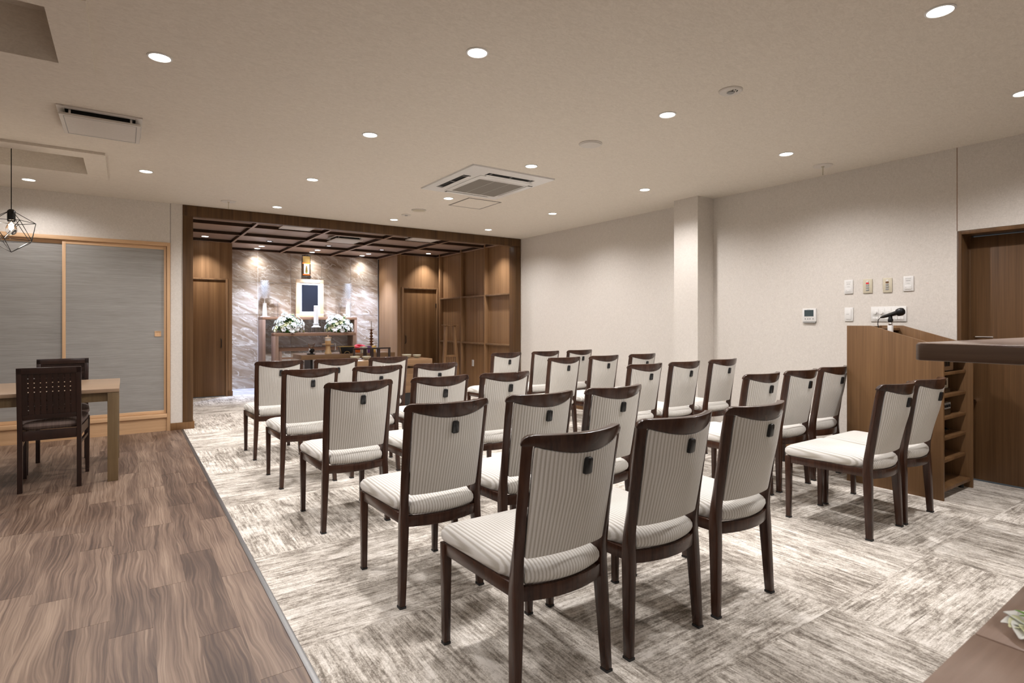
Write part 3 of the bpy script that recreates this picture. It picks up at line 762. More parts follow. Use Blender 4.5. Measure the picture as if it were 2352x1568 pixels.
def make_chair():
    t = thing('upholstered_chair', 'x', 'chair', (0,0,0), 0, 'cream striped chairs set out in five rows')
    for s in (-1, 1):
        l = MB().loft(rings_post(s, [.008,.12,.24,.31,.36,.40,.46,.55,.64,.72,.80,.868])).build('leg', M['walnut'], t, bevel=.005, world=False, sharp=50)
        MB().loft(rings_post(s, [0,.009], .0005)).build('foot_pad', M['rubber'], l, world=False)
        def fring(z, g=0):
            k = (.0135 + .0045*z/.39) + g
            return [(s*.199-k, .455-k, z), (s*.199+k, .455-k, z), (s*.199+k, .455+k, z), (s*.199-k, .455+k, z)]
        l = MB().loft([fring(.008), fring(.395)]).build('leg', M['walnut'], t, bevel=.004, world=False, sharp=50)
        MB().loft([fring(0,.0005), fring(.009,.0005)]).build('foot_pad', M['rubber'], l, world=False)
    # seat frame
    mb = MB()
    for s in (-1, 1):
        mb.loft([[(s*.172, .015, .355),(s*.194, .015, .355),(s*.194, .015, .402),(s*.172, .015, .402)],
                 [(s*.190, .445, .352),(s*.212, .445, .352),(s*.212, .445, .395),(s*.190, .445, .395)]])
    mb.box(-.185, .185, .448, .470, .352, .395)
    R_ = []
    for k in range(13):
        x = -.170 + .340*k/12; y = -.012 - .036*(1-(x/.17)**2)
        R_.append([(x,y-.011,.347),(x,y+.011,.347),(x,y+.011,.394),(x,y-.011,.394)])
    mb.loft(R_)
    mb.build('seat_frame', M['walnut'], t, bevel=.002, world=False, sharp=50)
    # seat cushion
    base = []
    def arc(cx, cy, r, a0, a1, n=5):
        for k in range(n+1):
            a = math.radians(a0 + (a1-a0)*k/n); base.append((cx + r*math.cos(a), cy + r*math.sin(a)))
    arc(.213-.03, .478-.03, .03, 0, 90); arc(-.213+.03, .478-.03, .03, 90, 180)
    for k in range(1, 6): base.append((-.213 + .026*k/6, .45 - .43*k/6))
    base.append((-.168, .028)); base.append((-.160, .018))
    for k in range(11):
        x = -.158 + .316*k/10; base.append((x, -.020 - .036*(1-(x/.158)**2)))
    base.append((.160, .018)); base.append((.168, .028))
    for k in range(5, 0, -1): base.append((.213 - .026*k/6, .45 - .43*k/6))
    cx_, cy_ = 0, .22
    def inset(d):
        o = []
        for x, y in base:
            L = math.hypot(x-cx_, y-cy_); kx = max(0, 1-d/.20); ky = max(0, 1-d/.24)
            o.append((cx_+(x-cx_)*kx, cy_+(y-cy_)*ky))
        return o
    rings = []
    for d, z in ((.010,.3955),(0,.405),(-.005,.420),(-.004,.436),(.004,.450),(.018,.461),(.042,.470),(.08,.477),(.13,.481),(.18,.482)):
        rings.append([(x, y, z) for x, y in inset(d)])
    MB().loft(rings).build('seat_cushion', M['fabric'], t, smooth=True, world=False)
    # top rail
    R_ = []
    xs_ = [-.208,-.2055,-.200,-.190,-.178,-.165] + [-.15+.3*k/14 for k in range(15)] + [.165,.178,.190,.200,.2055,.208]
    for x in xs_:
        ax = abs(x); e = max(0, ax-.178); top = .899 - (.03 - math.sqrt(max(0, .03**2 - e*e)))
        bot = .834 + .030*(min(ax,.172)/.172)**2
        if top < bot+.004: top = bot+.004
        sl = math.atan(2*SAG*x/.19**2*.8); nx, ny = math.sin(sl), -math.cos(sl); h_ = .0150
        def q(z, k):
            y = interp(YC, z) + arc_y(x)
            return (x + nx*h_*k, y + ny*h_*k, z)
        R_.append([q(bot,1), q(bot,-1), q(top,-1), q(top,1)])
    MB().loft(R_).build('top_rail', M['walnut'], t, bevel=.004, world=False, sharp=40)
    # back panel
    def panel_ring(tt, grow=0):
        o = []; n = 16; w_ = .172 - .006*(1-tt) + grow
        for side in (0, 1):
            for k in range(n+1):
                u = -1 + 2*k/n
                if side: u = -u
                x = w_*u; ztop = .832 + .029*u*u; z = .489 + tt*(ztop-.489)
                sg = SAG*(.45 + .55*min(1, max(0, tt*1.6)))
                sl = math.atan(2*sg*x/.19**2*.8); nx, ny = math.sin(sl), -math.cos(sl)
                yc = interp(YC, z) - sg*(1-(x/.19)**2)
                edge = min(1, (1-abs(u))*9) ** .5
                k_ = .013 + .003*edge if not side else -.013 + .010*(1-edge)
                o.append((x + nx*k_, yc + ny*k_, z))
        return o
    rings = [panel_ring(.0,-.006), panel_ring(.012,-.001)] + [panel_ring(k/12) for k in range(1, 12)] + [panel_ring(.99,-.001), panel_ring(1.0,-.004)]
    MB().loft(rings).build('back_panel', M['fabric'], t, smooth=True, world=False)
    # handle
    zc = .792; yb = interp(YC, zc) - .052
    def hr(z, g): 
        y = interp(YC, z) - SAG - .014
        return [(-.0145-g,y-.016-g,z),(.0145+g,y-.016-g,z),(.0145+g,y+.004,z),(-.0145-g,y+.004,z)]
    MB().loft([hr(.762,-.003), hr(.766,0), hr(.790,.0), hr(.812,-.001), hr(.818,-.004)]).build('pull_handle', M['black'], t, bevel=.003, world=False)
    return t
proto = make_chair()
rows = {
 'A': (1.504, [1.228, 1.743, 2.266], [3.718, 4.18]),
 'B': (2.333, [1.198, 1.722, 2.235], [3.66, 4.17, 4.69]),
 'C': (3.411, [1.168, 1.716, 2.228], [3.668, 4.19, 4.755]),
 'D': (4.490, [1.165, 1.700, 2.226], [3.670, 4.22, 4.81]),
 'E': (5.558, [1.168, 1.690, 2.226], [3.680, 4.26, 4.81])}
rn = {'A':'nearest row','B':'second nearest row','C':'middle row of five','D':'second farthest row','E':'farthest row'}
pos3 = ['at its left end','in its middle','at its right end']
pos3r = pos3
first = True
for r_, (yy_, L, Rr) in rows.items():
    for blk, lst in (('left block', L), ('right block', Rr)):
        for i, x in enumerate(lst):
            if blk == 'left block': ps = pos3[i]
            elif r_ == 'A': ps = ['left one beside the lectern', 'right one beside the lectern'][i]
            else: ps = pos3r[i]
            lb = 'cream striped chair in the %s, %s, %s' % (rn[r_], blk, ps)
            yv = yy_ + (.028 if (r_ == 'A' and blk == 'right block') else 0)
            if r_ == 'A' and blk == 'right block': yv = 1.53
            if r_ == 'B' and blk == 'right block' and i == 2: yv += .02
            rz = random.uniform(-.006, .006)
            if first:
                proto.location = (x, yv-.0, 0); proto.rotation_euler = (0,0,rz); proto['label'] = lb; first = False
            else: dup(proto, (x, yv, 0), rz, lb)

# ================================================================== DINING SET (left)
t = thing('dining_table', 'olive-brown wooden dining table with thick square legs at the left edge', 'table', (-.9,5.92,0))
B(-1.78, -.040, 5.440, 6.420, .700, .729).build('table_top', M['olivetop'], t, bevel=.003)
B(-1.70, -.115, 5.470, 5.495, .628, .700).build('apron', M['olive'], t)
B(-1.70, -.115, 6.365, 6.390, .628, .700).build('apron', M['olive'], t)
B(-.085, -.062, 5.51, 6.35, .628, .700).build('apron', M['olive'], t)
B(-1.76, -1.735, 5.51, 6.35, .628, .700).build('apron', M['olive'], t)
for x, y in ((-.1165,5.445),(-.1165,6.345),(-1.775,5.445),(-1.775,6.345)):
    B(x, x+.070, y, y+.070, 0, .700).build('leg', M['olive'], t, bevel=.003)
def dining_chair(label, loc, rz):
    t = thing('dining_chair', label, 'chair', loc, rz, 'dark lattice-back chairs at the dining table')
    W = .172
    def back_y(z): return -.0 - .060*max(0, z-.44)/.47
    for s in (-1, 1):
        rr = []
        for z in (0,.2,.44,.6,.76,.916):
            y = back_y(z); rr.append([(s*W-.015,y-.017,z),(s*W+.015,y-.017,z),(s*W+.015,y+.017,z),(s*W-.015,y+.017,z)])
        MB().loft(rr).build('leg', M['espresso'], t, bevel=.002, world=False)
        MB().loft([[(s*.200-.013,.470,0),(s*.200+.013,.470,0),(s*.200+.013,.496,0),(s*.200-.013,.496,0)],
                   [(s*.200-.017,.462,.455),(s*.200+.017,.462,.455),(s*.200+.017,.498,.455),(s*.200-.017,.498,.455)]]).build('leg', M['espresso'], t, bevel=.002, world=False)
        MB().loft([[(s*.172-.010,.017,.385),(s*.172+.010,.017,.385),(s*.172+.010,.017,.452),(s*.172-.010,.017,.452)],
                   [(s*.200-.010,.463,.385),(s*.200+.010,.463,.385),(s*.200+.010,.463,.452),(s*.200-.010,.463,.452)]]).build('side_rail', M['espresso'], t, world=False)
        MB().loft([[(s*.172-.008,.017,.315),(s*.172+.008,.017,.315),(s*.172+.008,.017,.338),(s*.172-.008,.017,.338)],
                   [(s*.200-.008,.465,.315),(s*.200+.008,.465,.315),(s*.200+.008,.465,.338),(s*.200-.008,.465,.338)]]).build('stretcher', M['espresso'], t, world=False)
    B(-.157,.157,-.012,.012,.378,.450).build('back_rail', M['espresso'], t, world=False, bevel=.001)
    B(-.183,.183,.470,.492,.385,.452).build('front_rail', M['espresso'], t, world=False)
    def slab_back(z0, z1, x0, x1, d0, d1):
        a, b = back_y(z0), back_y(z1)
        return [[(x0,a+d0,z0),(x1,a+d0,z0),(x1,a+d1,z0),(x0,a+d1,z0)],[(x0,b+d0,z1),(x1,b+d0,z1),(x1,b+d1,z1),(x0,b+d1,z1)]]
    MB().loft(slab_back(.872,.918,-.187,.187,-.017,.017)).build('top_rail', M['espresso'], t, bevel=.002, world=False)
    MB().loft(slab_back(.535,.570,-.157,.157,-.013,.013)).build('lower_rail', M['espresso'], t, bevel=.001, world=False)
    n = 8; sx = .314/9.0
    for k in range(9):
        x0 = -.157 + sx*k + (.0035 if k else 0); x1 = -.157 + sx*(k+1) - (.0035 if k < 8 else 0)
        MB().loft(slab_back(.570,.872,x0,x1,-.008,-.003)).build('upright_strap', M['espresso'], t, world=False)
    sz = .302/9.0
    for k in range(9):
        z0 = .570 + sz*k + (.0035 if k else 0); z1 = .570 + sz*(k+1) - (.0035 if k < 8 else 0)
        MB().loft(slab_back(z0,z1,-.157,.157,-.003,.003)).build('cross_strap', M['espresso'], t, world=False)
    rg = []
    for d, z in ((.012,.451),(0,.460),(-.012,.480),(-.010,.500),(.006,.512),(.035,.520),(.08,.524),(.14,.525)):
        o = []
        for q in range(28):
            a = 2*PI*q/28; c, s_ = math.cos(a), math.sin(a)
            ex = abs(c)**.35*(1 if c > 0 else -1); ey = abs(s_)**.35*(1 if s_ > 0 else -1)
            yv = .245 + (.235-d)*ey; hw = (.178 + .030*(yv/.49)) - d
            o.append((hw*ex, yv, z))
        rg.append(o)
    MB().loft(rg).build('seat_cushion', M['seatbrown'], t, smooth=True, world=False)
    return t
dc = dining_chair('dark brown lattice-back chair in front of the dining table, its back to us', (-.463,5.43,0), 0)
dup(dc, (-.47,6.53,0), PI, 'dark brown lattice-back chair on the far side of the dining table by the sliding doors')

# ================================================================== LECTERN
lx0, lx1, ly0, ly1 = 4.712, 5.292, 1.545, 2.185
t = thing('lectern', 'brown wooden lectern with sloped sides and open shelves beside the right wall', 'lectern', (5.0,1.86,0))
prof = [(ly1,0),(ly1,1.224),(2.013,1.224),(ly0,1.078),(ly0,0)]
for x in (lx0, lx1-.02):
    MB().prism(prof, 'x', x, x+.020).build('side_panel', M['lect'], t, bevel=.001)
B(lx0+.02, lx1-.02, ly1-.02, ly1, .04, 1.22).build('front_panel', M['lect'], t)
B(lx0+.02, lx1-.02, 2.03, ly1-.02, 1.185, 1.203).build('top_board', M['lect'], t)
MB().prism([(2.028,1.100),(2.028,1.118),(ly0+.03,1.000),(ly0+.03,.982)], 'x', lx0+.02, lx1-.02).build('reading_board', M['doorw'], t)
for z in (.867, .705, .545, .398, .238):
    B(lx0+.021, lx1-.021, ly0+.042, ly1-.04, z, z+.022).build('shelf', M['lect'], t, bevel=.001)
B(lx0+.021, lx1-.021, ly0+.012, ly1-.04, .052, .076).build('shelf', M['lect'], t, bevel=.001)
B(lx0+.02, lx1-.02, ly1-.06, ly1-.04, .08, 1.0).build('shaded_back', M['dark'], t)  # near-black sheet, paints in the shade deep behind the shelves
MB().tube([(lx0+.001,1.86,.235),(lx0-.006,1.86,.235)], .022, 16).build('cable_cap', M['black'], t, smooth=True)
for x in (lx0+.06, lx1-.06): MB().lathe([(.0001,0),(.018,0),(.018,.045),(.008,.052)], 12, (x,ly0+.06,0)).build('castor', M['blackm'], t, smooth=True)
# contents
t = thing('amplifier', 'silver audio amplifier on the top shelf of the lectern', 'amplifier', (4.95,1.72,.889))
B(4.742, 5.06, 1.602, 1.90, .897, .990).build('housing', M['grayp'], t, bevel=.002)
B(4.745, 5.057, 1.598, 1.602, .900, .987).build('face_plate', M['chrome'], t)
for k in range(4):
    B(4.86+.035*k, 4.88+.035*k, 1.594, 1.598, .93, .965).build('button', M['black'], t)
B(4.80, 4.83, 1.594, 1.598, .925, .935).build('button', M['black'], t)
for x in (4.77, 5.03): B(x-.01, x+.01, 1.62, 1.64, .889, .897).build('foot', M['rubber'], t)
t = thing('receiver_unit', 'pale wireless receiver unit with two sockets on the lectern\'s second shelf', 'receiver', (5.0,1.72,.727))
B(4.84, 5.09, 1.64, 1.84, .760, .835).build('housing', M['cream'], t, bevel=.002)
for x in (4.955, 5.02): B(x, x+.022, 1.634, 1.64, .785, .820).build('socket', M['black'], t)
t.location = (5.0,1.72,.760) if False else t.location
B(4.80, 5.10, 1.63, 1.86, .727, .760).build('base_unit', M['black'], t, bevel=.002)
t = thing('tape_deck', 'black audio recorder box on the lectern\'s third shelf', 'recorder', (4.95,1.72,.567))
B(4.745, 5.06, 1.615, 1.88, .567, .672).build('housing', M['black'], t, bevel=.003)
B(4.76, 5.045, 1.610, 1.615, .615, .660).build('face_plate', M['grayp'], t)
for k in range(5): MB().tube([(4.85+.04*k,1.610,.637),(4.85+.04*k,1.600,.637)], .010, 10).build('knob', M['blackm'], t)
t = thing('cable_coil', 'coiled black cables on the lectern\'s fourth shelf', 'cable', (4.98,1.68,.42))
for k in range(4):
    P_ = [(4.93+.05*k+.07*math.cos(a/3.2), 1.70+.06*math.sin(a/3.2), .427+.006*k+.003*math.sin(a)) for a in range(0, 21)]
    MB().tube(P_, .006).build('cable', M['black'], t, smooth=True)
t = thing('plastic_bag', 'crumpled clear plastic bag on the lectern\'s fifth shelf', 'bag', (4.82,1.66,.26))
rg = []
for k, (r_, z) in enumerate(((.05,.2605),(.062,.275),(.055,.295),(.035,.312),(.012,.322))):
    rg.append([(4.82+r_*(1+.25*math.sin(5*a+k))*math.cos(a)*1.1, 1.66+r_*(1+.25*math.cos(4*a+2*k))*math.sin(a)*.8, z if k else .2605) for a in [2*PI*q/18 for q in range(18)]])
MB().loft(rg).build('bag_body', M['plasticbag'], t)
t = thing('headphones', 'round black headphones at the bottom of the lectern', 'headphones', (4.83,1.68,.076))
MB().lathe([(.0001,0),(.05,0),(.055,.015),(.045,.03),(.0001,.032)], 20, (4.80,1.68,.076)).build('ear_cup', M['black'], t, smooth=True)
MB().tube([(4.80+.055*math.cos(a), 1.68, .106+.09*math.sin(a)) for a in [PI*k/10 for k in range(11)]], .008).build('head_band', M['black'], t, smooth=True)
# microphone on gooseneck
mx_ = 4.96
t = thing('microphone', 'black handheld microphone on a white stand on top of the lectern', 'microphone', (mx_,1.975,1.11))
B(mx_-.016, mx_+.016, 1.960, 1.990, 1.113, 1.226).build('stand_post', M['white'], t, bevel=.002)
MB().lathe([(.014,0),(.016,.006),(.011,.010),(.016,.014),(.012,.020),(.012,.024)], 14, (mx_,1.975,1.226)).build('stand_collar', M['chrome'], t, smooth=True)
MB().lathe([(.012,0),(.018,.006),(.019,.020),(.014,.032),(.013,.055)], 14, (mx_,1.975,1.250)).build('microphone_clip', M['black'], t, smooth=True)
d0 = Vector((mx_,2.045,1.288)); d1_ = Vector((mx_,1.900,1.333)); dd = (d1_-d0)
MB().tube([d0, d0+dd*.12, d0+dd*.3, d0+dd*.72, d0+dd*.76], [.006,.011,.013,.017,.018], 14).build('microphone_body', M['black'], t, smooth=True)
MB().tube([d0+dd*.76, d0+dd*.80, d0+dd*.88, d0+dd*1.02, d0+dd*1.12, d0+dd*1.17], [.018,.026,.030,.031,.024,.008], 16).build('microphone_head', M['blackm'], t, smooth=True)
MB().tube([tuple(d0),(mx_,2.062,1.270),(mx_,2.066,1.235),(mx_,2.055,1.190),(mx_,2.035,1.14),(mx_-.01,2.02,1.115)], .0032).build('cable', M['black'], t, smooth=True)

# ================================================================== WALL PLATES
WX = 5.41
def plate(name, label, cat, ya, yb, za, zb, mat, d=.010):
    t = thing(name, label, cat, (WX,(ya+yb)/2,(za+zb)/2))
    B(WX-d, WX, ya, yb, za, zb).build('plate', mat, t, bevel=.0035)
    return t
def ribbed(t, ya, yb, za, zb, mat, d0=.010, d1=.014, name='button'):
    return B(WX-d1, WX-d0+.001, ya, yb, za, zb).build(name, mat, t, bevel=.0015)
for lb, ya, yb, za, zb in (('white thermostat-like wall switch plate, leftmost of the upper four', 2.452,2.527,1.508,1.634), ('white wall switch plate, rightmost of the upper four, nearest the door', 1.979,2.055,1.512,1.636)):
    t = plate('fan_switch', lb, 'switch', ya, yb, za, zb, M['white'])
    ribbed(t, ya+.014, yb-.014, za+.016, za+.050, M['white'])
    B(WX-.0108, WX-.0095, ya+.014, yb-.014, za+.055, zb-.012).build('face_plate', M['white'], t)
    B(WX-.0115, WX-.0105, ya+.022, yb-.022, zb-.040, zb-.036).build('print_line', M['grayp'], t)
    B(WX-.0115, WX-.0105, ya+.026, yb-.026, za+.062, za+.064).build('print_line', M['grayp'], t)
    B(WX-.0115, WX-.0105, ya+.018, yb-.018, zb-.022, zb-.020).build('print_line', M['grayp'], t)
    for y in (ya+.020, yb-.024): B(WX-.0150, WX-.0138, y, y+.004, za+.030, za+.034).build('print_mark', M['grayp'], t)
for lb, ya, yb, c in (('beige remote switch plate with a red lamp, second of the upper four', 2.293,2.369,'red'), ('beige remote switch plate with a dark lamp, third of the upper four', 2.139,2.211,'brass')):
    za, zb = 1.507, 1.632
    t = plate('push_button_plate', lb, 'switch', ya, yb, za, zb, M['cream'])
    yc = (ya+yb)/2
    MB().tube([(WX-.010,yc,zb-.022),(WX-.014,yc,zb-.022)], .008, 14).build('indicator', M['white'], t)
    ribbed(t, yc-.012, yc+.012, zb-.044, zb-.032, M[c], name='lamp_button')
    for k in range(3): ribbed(t, yc-.012, yc+.012, zb-.064-.020*k, zb-.050-.020*k, M['grayp'])
t = plate('thermostat', 'white square thermostat with dark display, left of the switches', 'thermostat', 2.778, 2.908, 1.258, 1.382, M['white'], .018)
B(WX-.0192, WX-.0175, 2.800, 2.888, 1.305, 1.368).build('display', M['lcd'], t)
B(WX-.0200, WX-.0190, 2.802, 2.886, 1.303, 1.3065).build('display_edge', M['white'], t)
for k, y in enumerate((2.798, 2.828, 2.848, 2.872)): B(WX-.0192, WX-.0178, y, y+.012, 1.277, 1.289).build('button', M['grayp'], t)
B(WX-.0192, WX-.0178, 2.832, 2.862, 1.3725, 1.3745).build('print_line', M['grayp'], t)
B(WX-.0185, WX, 2.785, 2.900, 1.246, 1.258).build('wall_box', M['grayp'], t)
t = plate('rocker_switch', 'white single rocker switch below the upper left plate', 'switch', 2.451, 2.525, 1.260, 1.384, M['white'])
ribbed(t, 2.466, 2.511, 1.276, 1.370, M['white'])
B(WX-.0152, WX-.0138, 2.484, 2.506, 1.322, 1.325).build('print_mark', M['grayp'], t)
t = plate('dimmer_panel', 'wide white dimmer panel with round knobs behind the microphone', 'switch', 2.031, 2.304, 1.258, 1.386, M['white'], .010)
for k in range(5):
    ya = 2.048 + .0485*k
    B(WX-.0125, WX-.0095, ya+.001, ya+.047, 1.302, 1.372).build('dimmer_plate', M['white'], t, bevel=.0008)
    B(WX-.0145, WX-.0095, ya+.002, ya+.046, 1.272, 1.299).build('dimmer_key', M['white'], t, bevel=.0008)
    B(WX-.0150, WX-.0142, ya+.021, ya+.028, 1.284, 1.287).build('print_mark', M['grayp'], t)
    if k > 0: MB().tube([(WX-.012,ya+.024,1.335),(WX-.026,ya+.024,1.335)], [.016,.013], 20).build('dimmer_knob', M['white'], t, smooth=True)
t = thing('outlet_plate', 'small white socket plate low on the alcove\'s right grid wall', 'outlet', (5.41,9.19,.484))
B(5.402, 5.41, 9.155, 9.227, .424, .544).build('plate', M['white'], t, bevel=.003)
for z in (.452, .492): B(5.400, 5.402, 9.178, 9.204, z, z+.022).build('socket', M['offw'], t)

# ================================================================== FOREGROUND COUNTER AND TABLE
t = thing('high_counter', 'brown high counter with thick rounded-corner top at the right edge, close to the camera', 'counter', (2.1,.1,0))
cp = [(1.724,.60),(1.730,.622),(1.745,.634),(1.770,.637),(2.70,.637),(2.70,-.8),(1.724,-.8)]
MB().prism(cp, 'z', 1.150, 1.1925).build('counter_slab', M['counter'], t, bevel=.003)
cq = [(1.727,.60),(1.733,.620),(1.747,.631),(1.770,.634),(2.697,.634),(2.697,-.797),(1.727,-.797)]
MB().prism(cq, 'z', 1.1925, 1.1955).build('counter_top', M['ctop'], t, bevel=.001)
B(2.45, 2.60, -.75, .0, 0, 1.150).build('counter_panel', M['lect'], t)
tx0 = .78
t = thing('foreground_table', 'brown laminate table corner at the bottom right with a dark joint line', 'table', (1.2,0,0), 0)
t2 = t
RZ = .02
MB().prism([(.70,-.35),(1.2355,-.35),(1.2355,.3605),(.70,.3505)], 'z', .672, .700).build('top_panel', M['ctop'], t, bevel=.0008)
MB().prism([(1.2405,-.35),(1.715,-.35),(1.715,.3715),(1.2405,.3601)], 'z', .672, .700).build('top_panel', M['ctop'], t, bevel=.0008)
B(1.2355, 1.2405, -.35, .357, .674, .690).build('joint_strip', M['dark'], t)
for x, y in ((.74,-.30),(1.66,-.30),(.74,.30),(1.66,.30)): B(x, x+.04, y, y+.04, 0, .672).build('leg', M['blackm'], t)
# white flower by the table edge
fx, fy, fz = 1.312, .292, .7005
t = thing('flower_arrangement', 'white and pale green flower lying on the foreground table at the right edge', 'flower', (fx,fy,fz))
def petal(mb, c, dirv, up, L, W, curl=.3, n=7):
    d = Vector(dirv).normalized(); u = Vector(up); s = d.cross(u).normalized(); u = s.cross(d).normalized()
    top, bot = [], []
    rows_ = []
    for k in range(n):
        f = k/(n-1); wd = W*math.sin(PI*min(1, .12+.88*f))**.7 if f < 1 else W*.08
        p = Vector(c) + d*(L*f) + u*(L*curl*(f*(1-f*1.15)) )
        rows_.append([p - s*wd*.5 + u*.15*wd, p - u*.02*wd, p + s*wd*.5 + u*.15*wd])
    b = len(mb.v)
    for r in rows_:
        for p in r: mb.v.append(tuple(p))
    for r in rows_:
        for p in r: mb.v.append(tuple(p - u*max(.0008, L*.012)))
    m_ = n*3
    for k in range(n-1):
        for j in range(2):
            a = b+k*3+j
            mb.f.append((a,a+1,a+4,a+3)); mb.f.append((a+m_,a+3+m_,a+4+m_,a+1+m_))
    return mb
for k, (ang, tilt, L, W, mt) in enumerate(((112,.12,.040,.034,'petal'),(140,.20,.038,.036,'petalc'),(168,.06,.044,.036,'petal'),(195,.06,.046,.036,'petalc'),(225,.05,.046,.036,'petal'),(270,.1,.045,.034,'petal'),(320,.15,.045,.034,'petalc'),(20,.2,.045,.034,'petal'),(70,.2,.045,.034,'petal'))):
    a = math.radians(ang); mb = MB(); petal(mb, (fx,fy,fz+.010), (math.cos(a),math.sin(a),tilt), (0,0,1), L*1.25, W*1.45, .35)
    mb.build('petal', M[mt], t, smooth=True)
for k, ang in enumerate((140,168,200,100)):
    a = math.radians(ang); mb = MB(); petal(mb, (fx,fy,fz+.024), (math.cos(a),math.sin(a),.5), (0,0,1), .034, .009, .3)
    mb.build('sepal', M['leafl'], t, smooth=True)
MB().lathe([(.0001,0),(.012,.001),(.016,.010),(.010,.020),(.0001,.022)], 14, (fx,fy,fz)).build('flower_centre', M['petalc'], t, smooth=True)

# ================================================================== ALTAR
def uframe(name, label, x0, x1, y0, y1, zt, th, cat='altar'):
    t = thing(name, label, cat, ((x0+x1)/2,(y0+y1)/2,0))
    B(x0, x1, y0, y1, zt-th, zt).build('top_board', M['altar'], t, bevel=.001)
    for a in (x0, x1-th): B(a, a+th, y0, y1, 0, zt-th).build('side_board', M['altarv'], t, bevel=.001)
    return t
uframe('altar_table', 'tallest wooden altar frame, at the back against the stone wall', 2.09, 3.872, 11.20, 11.615, 1.353, .052)
uframe('altar_table', 'middle-height wooden altar frame carrying the flowers and white candle', 2.24, 3.728, 10.85, 11.19, 1.054, .056)
t = uframe('altar_bench', 'lowest dark wooden bench inside the altar frames', 2.31, 3.66, 10.93, 11.17, .778, .06)
B(2.37, 3.60, 10.95, 11.0, .57, .60).build('cross_rail', M['altar'], t)

# memorial photo frame
t = thing('memorial_frame', 'pale wood picture frame with white mat and blank black photo on the altar', 'picture frame', (3.008,11.45,1.353))
mb = MB(); fx0, fx1, fz0, fz1 = 2.744, 3.272, 1.353, 2.095
ring_rect_xz(mb, fx0, fx1, fz0, fz1, .068, 11.44, 11.475); mb.build('frame', M['ash'], t, bevel=.003)
mb = MB(); ring_rect_xz(mb, fx0+.066, fx1-.066, fz0+.066, fz1-.066, .042, 11.452, 11.468); mb.build('mat_board', M['paper'], t)
B(fx0+.106, fx1-.106, 11.456, 11.466, fz0+.106, fz1-.106).build('photo', M['screen'], t)
B(2.95, 3.05, 11.476, 11.56, 1.353, 1.62).build('back_prop', M['black'], t)
# scroll
t = thing('hanging_scroll', 'narrow brocade hanging scroll with a small golden figure on the stone wall', 'scroll', (2.98,11.60,2.13))
B(2.900, 3.060, 11.606, 11.612, 2.165, 2.575).build('brocade_backing', M['brass'], t)
B(2.912, 3.048, 11.600, 11.606, 2.44, 2.565).build('upper_brocade', M['gold'], t)
B(2.905, 3.055, 11.600, 11.606, 2.415, 2.445).build('orange_band', M['orange'], t)
B(2.930, 3.035, 11.598, 11.606, 2.215, 2.415).build('picture_panel', M['paper'], t)
B(2.912, 3.048, 11.600, 11.606, 2.190, 2.212).build('orange_band', M['orange'], t)
MB().lathe([(.0001,.0),(.020,.005),(.022,.03),(.014,.075),(.012,.095),(.016,.11),(.010,.13),(.0001,.14)], 14, (0,0,0))
fg = MB()
prof_ = [(.020,2.255),(.022,2.29),(.016,2.33),(.013,2.345),(.014,2.36),(.009,2.378),(.001,2.384)]
fg.loft([[(2.982-r,11.5975,z),(2.982+r,11.5975,z),(2.982+r,11.594,z),(2.982-r,11.594,z)] for r, z in prof_]); fg.build('golden_figure', M['gold'], t)
B(2.965, 3.0, 11.594, 11.5975, 2.238, 2.254).build('green_seat', M['leafl'], t)
MB().tube([(2.893,11.60,2.155),(3.068,11.60,2.155)], .014, 12).build('lower_rod', M['black'], t)
MB().tube([(2.897,11.605,2.580),(3.063,11.605,2.580)], .008, 10).build('upper_rod', M['black'], t)
MB().tube([(2.93,11.605,2.585),(2.98,11.605,2.602),(3.03,11.605,2.585)], .003).build('hanging_cord', M['black'], t)
# white candle and base and acrylic stand
cx_, cyy = 3.012, 11.03
t = thing('acrylic_stand', 'clear acrylic riser under the white candle on the altar', 'stand', (cx_,cyy,1.054))
B(2.852, 3.165, 10.93, 11.13, 1.148, 1.154).build('stand_top', M['glass'], t)
for x in (2.885, 2.965, 3.055, 3.130): B(x-.003, x+.003, 10.95, 11.11, 1.054, 1.148).build('stand_leg', M['glass'], t)
t = thing('altar_candle', 'thick white pillar candle on a white round base before the picture frame', 'candle', (cx_,cyy,1.154))
MB().lathe([(.0001,0),(.084,0),(.084,.010),(.060,.022),(.050,.040),(.048,.055),(.058,.064),(.058,.074),(.0001,.075)], 28, (cx_,cyy,1.154)).build('candle_base', M['white'], t, smooth=True)
MB().lathe([(.0001,0),(.042,0),(.042,.330),(.036,.338),(.0001,.338)], 28, (cx_,cyy,1.229)).build('candle_body', M['wax'], t, smooth=True)
